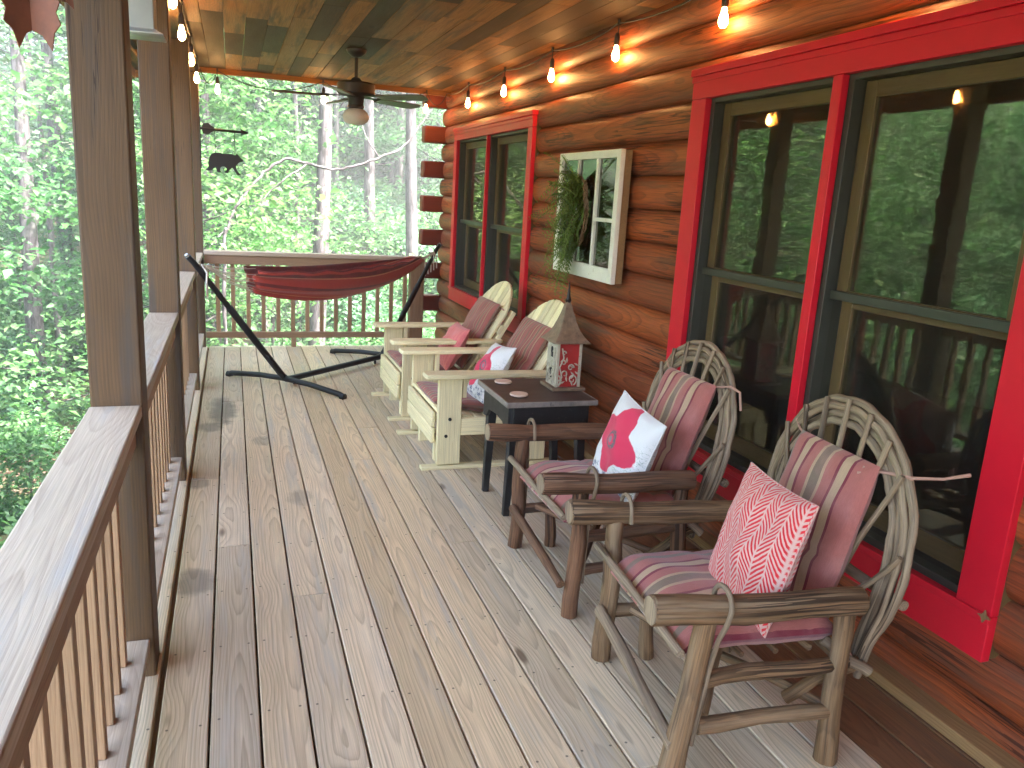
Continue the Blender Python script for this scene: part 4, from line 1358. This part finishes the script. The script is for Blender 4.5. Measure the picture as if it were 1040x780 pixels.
def leaf_mesh(name, C, D, U, Ln, Wd, rnd, mat, parent=None, fold=.18):
    """many folded leaves at once; C base points, D direction, U face normal"""
    n = len(C)
    S = np.cross(D, U); S /= np.linalg.norm(S, axis=1)[:, None] + 1e-9
    Nn = np.cross(S, D)
    L = Ln[:, None]; Wd_ = Wd[:, None]
    v = np.empty((n, 4, 3))
    v[:, 0] = C
    v[:, 1] = C + D * L * .48 + S * Wd_ * .5 + Nn * Wd_ * fold
    v[:, 2] = C + D * L - Nn * L * .12
    v[:, 3] = C + D * L * .48 - S * Wd_ * .5 + Nn * Wd_ * fold
    me = bpy.data.meshes.new(name)
    me.vertices.add(n * 4); me.vertices.foreach_set('co', v.astype('f').ravel())
    idx = np.arange(n)[:, None] * 4 + np.array([[0, 1, 2, 0, 2, 3]])
    me.loops.add(n * 6); me.loops.foreach_set('vertex_index', idx.astype('i').ravel())
    me.polygons.add(n * 2); me.polygons.foreach_set('loop_start', np.arange(0, n * 6, 3).astype('i'))
    a = me.attributes.new('rnd', 'FLOAT', 'POINT'); a.data.foreach_set('value', np.repeat(rnd, 4).astype('f'))
    me.materials.append(M[mat]); me.update(calc_edges=True); me.validate()
    o = bpy.data.objects.new(name, me); COL.objects.link(o)
    if parent: o.parent = parent
    return o


# fern wreath
wr = thing('fern_wreath', 'green fern wreath hanging on the white sash mirror', 'wreath', (2.035, 4.665, 1.50))
mb = MB()
ring = [(.0, .085 * math.cos(a) * 1.15, .20 * math.sin(a)) for a in np.linspace(0, 2 * PI, 40)]
for k in range(5):
    mb.tube([(x + .012 * math.sin(i * .9 + k), y + .012 * math.sin(i * 1.3 + k * 2), z + .012 * math.cos(i * 1.1 + k)) for i, (x, y, z) in enumerate(ring)], .005, n=5, caps=False)
mb.build('twig_ring', 'bark', wr)
rg = np.random.default_rng(3)
C, D, U, Ln, Wd, R = [], [], [], [], [], []
for k in range(95):
    a = rg.uniform(0, 2 * PI)
    b = np.array([-.01, .09 * math.cos(a) + .03, .20 * math.sin(a)])
    down = rg.uniform(.12, .34)
    dirv = np.array([rg.uniform(-.5, -.05), rg.uniform(-.5, .5) * .7, rg.uniform(-1.2, .55)]); dirv /= np.linalg.norm(dirv)
    n = 16
    side = np.cross(dirv, [1, 0, 0]); side /= np.linalg.norm(side)
    pr = rg.random()
    for i in range(n):
        s = i / n
        p = b + dirv * down * s + np.array([-.015 * math.sin(s * 3), 0, -.16 * s * s * down * 2])
        p[0] = min(p[0], -.005); p[1] = max(-.2, min(.2, p[1]))
        for sg in (-1, 1):
            d = side * sg + dirv * .6; d /= np.linalg.norm(d)
            C.append(p); D.append(d); U.append(np.array([-1, 0, .3]) + rg.normal(0, .25, 3)); Ln.append(.042 * (1 - .75 * s) + .006); Wd.append(.012); R.append(min(1, max(0, pr + rg.normal(0, .15))))
leaf_mesh('fronds', np.array(C), np.array(D), np.array(U), np.array(Ln), np.array(Wd), np.array(R), 'fern', wr)

# copper leaf ornament close to the camera, top left
cl = thing('leaf_ornament', 'rusty copper oak leaves hanging near the first post', 'ornament', at(32, 0, 1.45))
LO = [(0, .0), (.014, .006), (.012, .020), (.026, .022), (.021, .038), (.031, .046), (.021, .060), (.024, .078), (.010, .088), (0, .112)]
LO = LO + [(-x, y) for x, y in LO[-2:0:-1]]
for k, (dx, dz, sc, rot, tw) in enumerate(((-.012, .040, .98, 3.05, .75), (.004, .038, .98, 3.35, -.45), (.030, .046, .5, 3.6, .3), (-.062, .066, .7, 2.85, .2))):
    m4 = Matrix.Translation((dx, .0 + k * .004, dz)) @ Matrix.Rotation(tw, 4, 'Z') @ Matrix.Rotation(PI / 2, 4, 'X') @ Matrix.Rotation(rot, 4, 'Z') @ Matrix.Scale(sc, 4)
    mb = MB(); mb.prism(LO, -.0012, .0012, m4); mb.build('copper_leaf', 'copper_leaf', cl)
mb = MB(); mb.tube([(0, .01, .02), (-.05, .02, .5), (-.09, .1, .62)], .0025, n=6); mb.build('wire', 'cable', cl)

# pale metal fixture hanging between first and second posts
gb = thing('box_lantern', 'pale grey square metal lantern hung between the first two posts', 'lantern', (-.29, 3.32, 2.0))
mb = MB(); mb.box((-.062, -.06, .052), (.048, .06, .30)); mb.build('housing', 'pale_metal', gb, bevel=.004)
mb = MB(); P = [[(sx * a, sy * b, z) for sx, sy in ((-1, -1), (1, -1), (1, 1), (-1, 1))] for a, b, z in ((.075, .08, .043), (.075, .08, .047), (.055, .062, .058), (.05, .058, .064))]
mb.grid(P, P, closed=True); mb.add(P[0], [(3, 2, 1, 0)], P[0]); mb.build('rim', 'pale_metal', gb, solid=.002, angle=20)
mb = MB(); mb.tube([(0, 0, .30), (0, 0, .498)], .008, n=8); mb.build('hanger', 'black_metal', gb)

# ================================================================== FOREST
random.seed(101)


def smooth(a, b, x):
    t = min(1, max(0, (x - a) / (b - a)))
    return t * t * (3 - 2 * t)


def ground(x, y):
    d = math.hypot(min(x - .0, 0) * .9, max(y - 6, 0)) if True else 0
    h = -2.15 - .35 * smooth(1, 6, d) + .15 * max(0, d - 13) + .12 * math.sin(x * .35 + 1) * math.cos(y * .27) + .06 * math.sin(x * 1.1 + y * .9)
    h += .8 * smooth(0, 14, x) * smooth(14, 30, y)
    return h


GN = 120
xs = np.concatenate([np.linspace(-140, -40, 15)[:-1], np.linspace(-40, 40, 70), np.linspace(40, 140, 15)[1:]])
ys = np.concatenate([np.linspace(-90, -20, 10)[:-1], np.linspace(-20, 60, 70), np.linspace(60, 170, 14)[1:]])
mb = MB(); P = [[(x, y, ground(x, y)) for x in xs] for y in ys]
P = [[(x, y, z if not (x > 1.5 and y < 8.5 and x < 7) else min(z, -1.2)) for x, y, z in r] for r in P]
mb.grid(P, P); structure(mb.build('forest_ground', 'ground', angle=180))


def tree_parts(seed, h, r0, crown0, rad, nleaf, lsize, mats, lean=0., limbs=16, layered=1., fork=True):
    """returns (trunk mesh, crown mesh): a tapered trunk with limbs and flat leafy sprays along them"""
    rg = np.random.default_rng(seed); random.seed(seed)
    mb = MB()
    pts, rs = [], []
    a0 = rg.uniform(0, 6.28)
    for i in range(13):
        s = i / 12
        k = lean * h * s + .018 * h * math.sin(s * 5 + a0) * s
        pts.append((k * math.cos(a0), k * math.sin(a0), h * s - (.3 if i == 0 else 0)))
        rs.append(r0 * ((1 - s) * .82 + .10) * (1.35 if i == 0 else 1.))
    mb.tube(pts, rs, n=12, knob=.05)
    pts = np.array(pts)
    C, D, U, Ln, Wd, R = [], [], [], [], [], []
    per = max(1, nleaf // limbs)
    for k in range(limbs):
        s = (crown0 + (1 - crown0) * ((k + rg.uniform(0, .8)) / limbs)) ** 1.0
        s = min(s, .985)
        fi = s * 12; i = int(fi); base = pts[i] + (pts[min(i + 1, 12)] - pts[i]) * (fi - i)
        az = k * 2.4 + rg.uniform(-.5, .5)
        q = (s - crown0) / (1 - crown0)
        L = rad * (1 - .75 * q ** 1.5) * rg.uniform(.65, 1.15)
        rise = rg.uniform(.05, .5) + .8 * q
        dv = np.array([math.cos(az), math.sin(az), rise * .6]); dv /= np.linalg.norm(dv)
        e1 = base + dv * L * .55 + np.array([0, 0, .04 * L]); e2 = base + dv * L + np.array([0, 0, -.10 * L * layered])
        rb = r0 * .32 * (1 - .6 * s)
        mb.tube([base, base + dv * L * .28, e1, e2], [rb, rb * .8, rb * .5, rb * .15], n=6)
        side = np.cross(dv, [0, 0, 1]); side /= np.linalg.norm(side)
        # clumps (sprays) along the limb
        nc = max(3, int(per / 26))
        br = rg.normal(0, .16)
        for c in range(nc):
            f = rg.uniform(.25, 1.05) ** .8
            cen = base + (e1 - base) * min(f / .55, 1) + (e2 - e1) * max(0, (f - .55) / .45) + side * rg.normal(0, .26 * L * (1.1 - .3 * f)) + np.array([0, 0, rg.normal(0, .07 * rad)])
            m = max(6, per // nc)
            sp = rg.uniform(.5, 1.1) * (.17 * rad + lsize * 1.2)
            dirs = rg.normal(0, 1, (m, 3)); dirs[:, 2] *= .22; dirs /= np.linalg.norm(dirs, axis=1)[:, None]
            cc = cen + rg.normal(0, 1, (m, 3)) * np.array([sp, sp, sp * (.26 if layered else .6)])
            C.append(cc)
            dd = dirs + np.array([0, 0, -.25]); dd /= np.linalg.norm(dd, axis=1)[:, None]
            D.append(dd)
            U.append(np.array([0, 0, 1]) + rg.normal(0, .42, (m, 3)))
            ll = lsize * rg.uniform(.6, 1.25, m); Ln.append(ll); Wd.append(ll * rg.uniform(.5, .68, m))
            cb = rg.normal(0, .1)
            R.append(np.clip(rg.normal(.45, .2, m) + br + cb, 0, 1))
    C = np.concatenate(C); D = np.concatenate(D); U = np.concatenate(U)
    tr = mb.build('trunk', mats[0], angle=60)
    cr = leaf_mesh('crown', C, D, U, np.concatenate(Ln), np.concatenate(Wd), np.concatenate(R), mats[1])
    return tr, cr


def proto_tree(*a, **k):
    tr, cr = tree_parts(*a, **k)
    return tr, cr


USED = {}


def put_tree(proto, x, y, rz, sc, label, cat='tree', group=None, name='tree', scz=None):
    t = thing(name, label, cat, (x, y, ground(x, y)), rz, group)
    t.scale = (sc, sc, scz or sc)
    first = id(proto) not in USED
    USED[id(proto)] = 1
    for o in proto:
        q = o if first else o.copy()
        if not first: COL.objects.link(q)
        q.parent = t
    return t


P_UNDER = [proto_tree(200 + i, 6.5, .065, .10, 2.6, 9000, .125, ('trunk', m), lean=.05, limbs=20) for i, m in enumerate(('leaf_a', 'leaf_b', 'leaf_c'))]
P_TALL = [proto_tree(220 + i, 12.5, .17, .22, 3.4, 11000, .17, ('trunk', m), lean=.02, limbs=26) for i, m in enumerate(('leaf_b', 'leaf_a'))]
P_FAR = [proto_tree(240 + i, 15, .2, .03, 4.6, 13000, .28, ('trunk', m), limbs=30, layered=0) for i, m in enumerate(('leaf_b', 'leaf_a', 'leaf_c'))]
P_SHRUB = [proto_tree(260 + i, 1.7, .022, .03, 1.1, 2400, .12, ('trunk', m), lean=.05, limbs=14) for i, m in enumerate(('leaf_a', 'leaf_b', 'leaf_c'))]
P_BARE = [proto_tree(280, 15, .20, .62, 3.4, 4200, .24, ('trunk', 'leaf_b'), lean=.02, limbs=14), proto_tree(281, 13, .11, .6, 2.6, 3000, .22, ('trunk_pale', 'leaf_a'), lean=.03, limbs=12)]


def col_xy(px, y, py=185):
    p = at(px, py, y)
    return p.x, p.y


# trunks the photograph shows
for px, y, k, sc, rz, l in ((320, 15.0, 0, .93, .3, 'thick grey trunked tree straight behind the ceiling fan'),
                            (378, 22.0, 0, 1.0, 2.0, 'leaning grey trunked tree right of the thick trunk, by the brown clearing'),
                            (213, 17.0, 0, .9, 4.4, 'grey trunked tree behind the hanging bear'),
                            (266, 20.0, 1, 1.0, 1.0, 'slender pale trunked tree between the bear and the fan'),
                            (303, 17.0, 1, .8, 5.5, 'thin pale sapling close left of the thick trunk'),
                            (424, 19.0, 0, .95, 3.3, 'grey trunked tree just left of the log corner'),
                            (403, 30.0, 0, 1.0, 5.1, 'distant trunked tree on the brown rise by the log corner'),
                            (340, 27.0, 1, 1.1, 2.7, 'distant pale trunked tree right behind the thick trunk'),
                            (22, 15.0, 0, .85, 1.4, 'grey trunked tree at the far left edge'),
                            (66, 21.0, 0, .95, 3.9, 'leaning grey trunked tree left of the first post'),
                            (50, 17.0, 1, .7, .2, 'thin white stemmed sapling left of the first post'),
                            (6, 24.0, 1, 1.1, 2.2, 'pale trunked tree at the left border, behind others')):
    x, yy = col_xy(px, y)
    put_tree(P_BARE[k], x, yy, rz, sc, l, name='tree')

# understory and backdrop, scattered over the woods the porch looks into
pts = []


def ok(x, y, dmin):
    for a, b in pts:
        if (a - x) ** 2 + (b - y) ** 2 < dmin * dmin: return False
    pts.append((x, y)); return True


def wood_region(x, y):
    """outside the house, on the open sides"""
    return (x < -3.2) or (y > 12.0)


random.seed(55)
cnt = 0
tries = 0
while cnt < 46 and tries < 4000:
    tries += 1
    ang = random.uniform(-75, 42); d = random.uniform(9, 24)
    x, y = d * math.sin(math.radians(ang)), d * math.cos(math.radians(ang))
    if not wood_region(x, y) or not ok(x, y, 2.3): continue
    if -3 < x - .33 * y < 4 and y < 15: continue
    if 8.5 < ang < 14.5 and d > 13: continue
    put_tree(P_UNDER[cnt % 3], x, y, random.uniform(0, 6.28), random.uniform(.6, 1.05), 'slender leafy understory tree with layered branches in the woods', group='understory trees', name='understory_tree')
    cnt += 1
cnt = 0
while cnt < 16 and tries < 8000:
    tries += 1
    ang = random.uniform(-85, 45); d = random.uniform(17, 30)
    x, y = d * math.sin(math.radians(ang)), d * math.cos(math.radians(ang))
    if not wood_region(x, y) or not ok(x, y, 3.2): continue
    if 8.5 < ang < 14.5: continue
    put_tree(P_TALL[cnt % 2], x, y, random.uniform(0, 6.28), random.uniform(.75, 1.1), 'taller leafy tree standing among the understory trees', group='taller woodland trees', name='woodland_tree')
    cnt += 1
cnt = 0
while cnt < 46 and tries < 14000:
    tries += 1
    ang = random.uniform(-100, 62); d = random.uniform(33, 62)
    x, y = d * math.sin(math.radians(ang)), d * math.cos(math.radians(ang))
    if not wood_region(x, y) or not ok(x, y, 4.6): continue
    if 8 < ang < 16 and d < 38: continue
    put_tree(P_FAR[cnt % 3], x, y, random.uniform(0, 6.28), random.uniform(.75, 1.15), 'dense far green tree closing the view between trunks', group='far backdrop trees', name='backdrop_tree')
    cnt += 1
for k, (ang, d) in enumerate(((4.5, 40), (7.5, 44), (10, 47), (12.5, 43), (15, 48), (17.5, 42), (20.5, 44), (24, 41), (1, 43), (9, 58), (14, 60), (19, 58), (-4, 41), (-10, 44))):
    a = math.radians(ang)
    put_tree(P_FAR[k % 3], d * math.sin(a), d * math.cos(a), k * 1.3, .8 + .05 * (k % 4), 'dense far green tree closing the view between trunks', group='far backdrop trees', name='backdrop_tree')
cnt = 0
while cnt < 90 and tries < 30000:
    tries += 1
    ang = random.uniform(-85, 42); d = random.uniform(3.5, 22) ** 1.0
    x, y = d * math.sin(math.radians(ang)), d * math.cos(math.radians(ang))
    if x > -2.2 and y < 10.2: continue
    if not ok(x, y, .95): continue
    put_tree(P_SHRUB[cnt % 3], x, y, random.uniform(0, 6.28), random.uniform(.5, 1.0), 'low leafy shrub on the forest floor below the porch', 'shrub', 'shrubs on the forest floor', 'shrub')
    cnt += 1

for k, (ang, d) in enumerate(((9, 33), (12, 35), (15, 33), (17.5, 34), (6.5, 34), (10.5, 38), (13.7, 39), (19.5, 36))):
    a = math.radians(ang)
    put_tree(P_TALL[k % 2], d * math.sin(a), d * math.cos(a), k * 1.9, 1.0 + .05 * (k % 3), 'taller leafy tree standing among the understory trees', group='taller woodland trees', name='woodland_tree')
for k, (ang, d, sc) in enumerate(((9, 13.5, 1.0), (11.2, 14.5, 1.1), (13.6, 14, 1.0), (15.8, 13.2, 1.1), (8.2, 17, 1.3), (10.4, 18.5, 1.3), (12.5, 17.5, 1.3), (14.8, 18, 1.4), (9.4, 22, 1.5), (11.6, 23, 1.5), (13.4, 22, 1.5), (15.6, 23, 1.6), (17, 17, 1.3),
                                  (10.5, 15.6, 1.1), (12.9, 15.8, 1.1), (14.6, 15.6, 1.2), (8.8, 26, 1.6), (10.6, 27, 1.6), (12.6, 27.5, 1.6), (14.4, 27, 1.7))):
    a = math.radians(ang)
    put_tree(P_SHRUB[k % 3], d * math.sin(a), d * math.cos(a), k * 2.1, sc, 'low leafy shrub on the forest floor below the porch', 'shrub', 'shrubs on the forest floor', 'shrub')

# curved bare limb crossing the view below the fan
mb = MB()
path = [(452, 95, 12.5), (430, 122, 12.3), (410, 148, 12.1), (385, 160, 12.0), (362, 168, 12.0), (338, 172, 12.0), (312, 166, 12.0), (292, 162, 12.0), (272, 172, 12.0), (255, 190, 11.9), (240, 210, 11.8), (232, 232, 11.7), (228, 262, 11.6), (226, 330, 11.5)]
pp = [at(*q) for q in path]
pp[-1].z = ground(pp[-1].x, pp[-1].y) - .1
base = pp[-1].copy()
def crv(P, R_, m=5):
    q, r = [], []
    for i in range(len(P) - 1):
        a, b, c, d = P[max(i - 1, 0)], P[i], P[i + 1], P[min(i + 2, len(P) - 1)]
        for k in range(m):
            t_ = k / m
            q.append(.5 * ((2 * b) + (c - a) * t_ + (2 * a - 5 * b + 4 * c - d) * t_ * t_ + (3 * b - 3 * c + d - a) * t_ ** 3) + Vector((random.uniform(-.012, .012), 0, random.uniform(-.012, .012)))); r.append(R_[i] + (R_[i + 1] - R_[i]) * t_)
    q.append(P[-1]); r.append(R_[-1])
    return q, r


mb.tube(*crv([p - base for p in pp], [.008, .011, .014, .017, .018, .019, .020, .020, .020, .020, .021, .022, .024, .03]), n=8, knob=.08)
q = [at(312, 166, 12.0), at(292, 180, 11.9), at(272, 198, 11.9), at(258, 218, 11.8), at(252, 240, 11.7)]
mb.tube(*crv([p - base for p in q], [.014, .013, .011, .008, .004]), n=6)
q = [at(385, 160, 12.0), at(372, 140, 12.1), at(365, 118, 12.2)]
mb.tube([p - base for p in q], [.012, .009, .004], n=6)
bt = thing('bent_sapling', 'bare curved pale sapling arching under the ceiling fan', 'tree', base)
mb.build('trunk', 'trunk', bt, angle=60)

# ground cover
rg = np.random.default_rng(77)
n = 26000
ang = np.radians(rg.uniform(-88, 45, n)); d = 2.6 + 26 * rg.random(n) ** 1.25
x = d * np.sin(ang); y = d * np.cos(ang)
keep = (x < -1.2) | (y > 9.0)
x, y = x[keep], y[keep]
clump = np.sin(x * 1.3 + 2) * np.cos(y * 1.1) + .5 * np.sin(x * 3.1) * np.sin(y * 2.7)
keep = clump > -.55
x, y = x[keep], y[keep]
z = np.array([ground(a, b) for a, b in zip(x, y)])
rep = 4
C = np.repeat(np.stack([x, y, z], 1), rep, 0) + rg.normal(0, 1, (len(x) * rep, 3)) * np.array([.10, .10, 0]); m = len(C)
C[:, 2] += rg.random(m) ** 2 * .45 + .03
D = rg.normal(0, 1, (m, 3)); D[:, 2] = rg.uniform(-.3, .5, m); D /= np.linalg.norm(D, axis=1)[:, None]
U = np.array([0, 0, 1]) + rg.normal(0, .4, (m, 3))
ll = rg.uniform(.06, .15, m)
gc = leaf_mesh('ground_cover', C, D, U, ll, ll * .6, np.clip(rg.normal(.5, .25, m), 0, 1), 'leaf_a')
tag(gc, 'low green leafy ground cover over the forest floor', 'ground cover', kind='stuff')

# even haze in one closed box, added to give the woods a pale glow
mb = MB(); mb.box((-75, -35, -4.5), (60, 80, 22))
hz = mb.build('haze', 'haze_air', smooth=False)
hz['kind'] = 'stuff'
# ================================================================== LIGHT, SKY, CAMERA
SUN_EL, SUN_AZ = math.radians(58), math.radians(125)      # azimuth clockwise from +Y
w = bpy.data.worlds.new('World'); scene.world = w; w.use_nodes = True
nt = w.node_tree; bg = nt.nodes['Background']
sky = nt.nodes.new('ShaderNodeTexSky'); sky.sky_type = 'NISHITA'; sky.sun_disc = False
sky.sun_elevation = SUN_EL; sky.sun_rotation = SUN_AZ
sky.air_density = .8; sky.dust_density = 5; sky.ozone_density = .4
nt.links.new(sky.outputs[0], bg.inputs[0]); bg.inputs[1].default_value = .15
sl = bpy.data.lights.new('sun', 'SUN'); sl.energy = 2.6; sl.angle = math.radians(.6); sl.color = (1, .96, .9)
so = bpy.data.objects.new('sun', sl); COL.objects.link(so)
sd = Vector((math.sin(SUN_AZ) * math.cos(SUN_EL), math.cos(SUN_AZ) * math.cos(SUN_EL), math.sin(SUN_EL)))
so.rotation_euler = (-sd).to_track_quat('-Z', 'Y').to_euler()

cam = bpy.data.cameras.new('camera'); co = bpy.data.objects.new('camera', cam); COL.objects.link(co)
cam.sensor_width = 36; cam.lens = 36 * F_PX / 1040; cam.clip_start = .05; cam.clip_end = 1000
m = Matrix((RIGHT, UP, -FWD)).transposed().to_4x4(); m.translation = (0, 0, CAM_Z)
co.matrix_world = m
scene.camera = co

vs = scene.view_settings
vs.view_transform = 'Standard'; vs.look = 'None'; vs.gamma = 1; vs.exposure = 4.38
try:
    vs.use_curve_mapping = False
except Exception:
    pass
cy = scene.cycles
cy.use_denoising = True
cy.max_bounces = 8; cy.diffuse_bounces = 4; cy.glossy_bounces = 4; cy.transparent_max_bounces = 12; cy.transmission_bounces = 4
cy.sample_clamp_indirect = 8
cy.caustics_reflective = False; cy.caustics_refractive = False
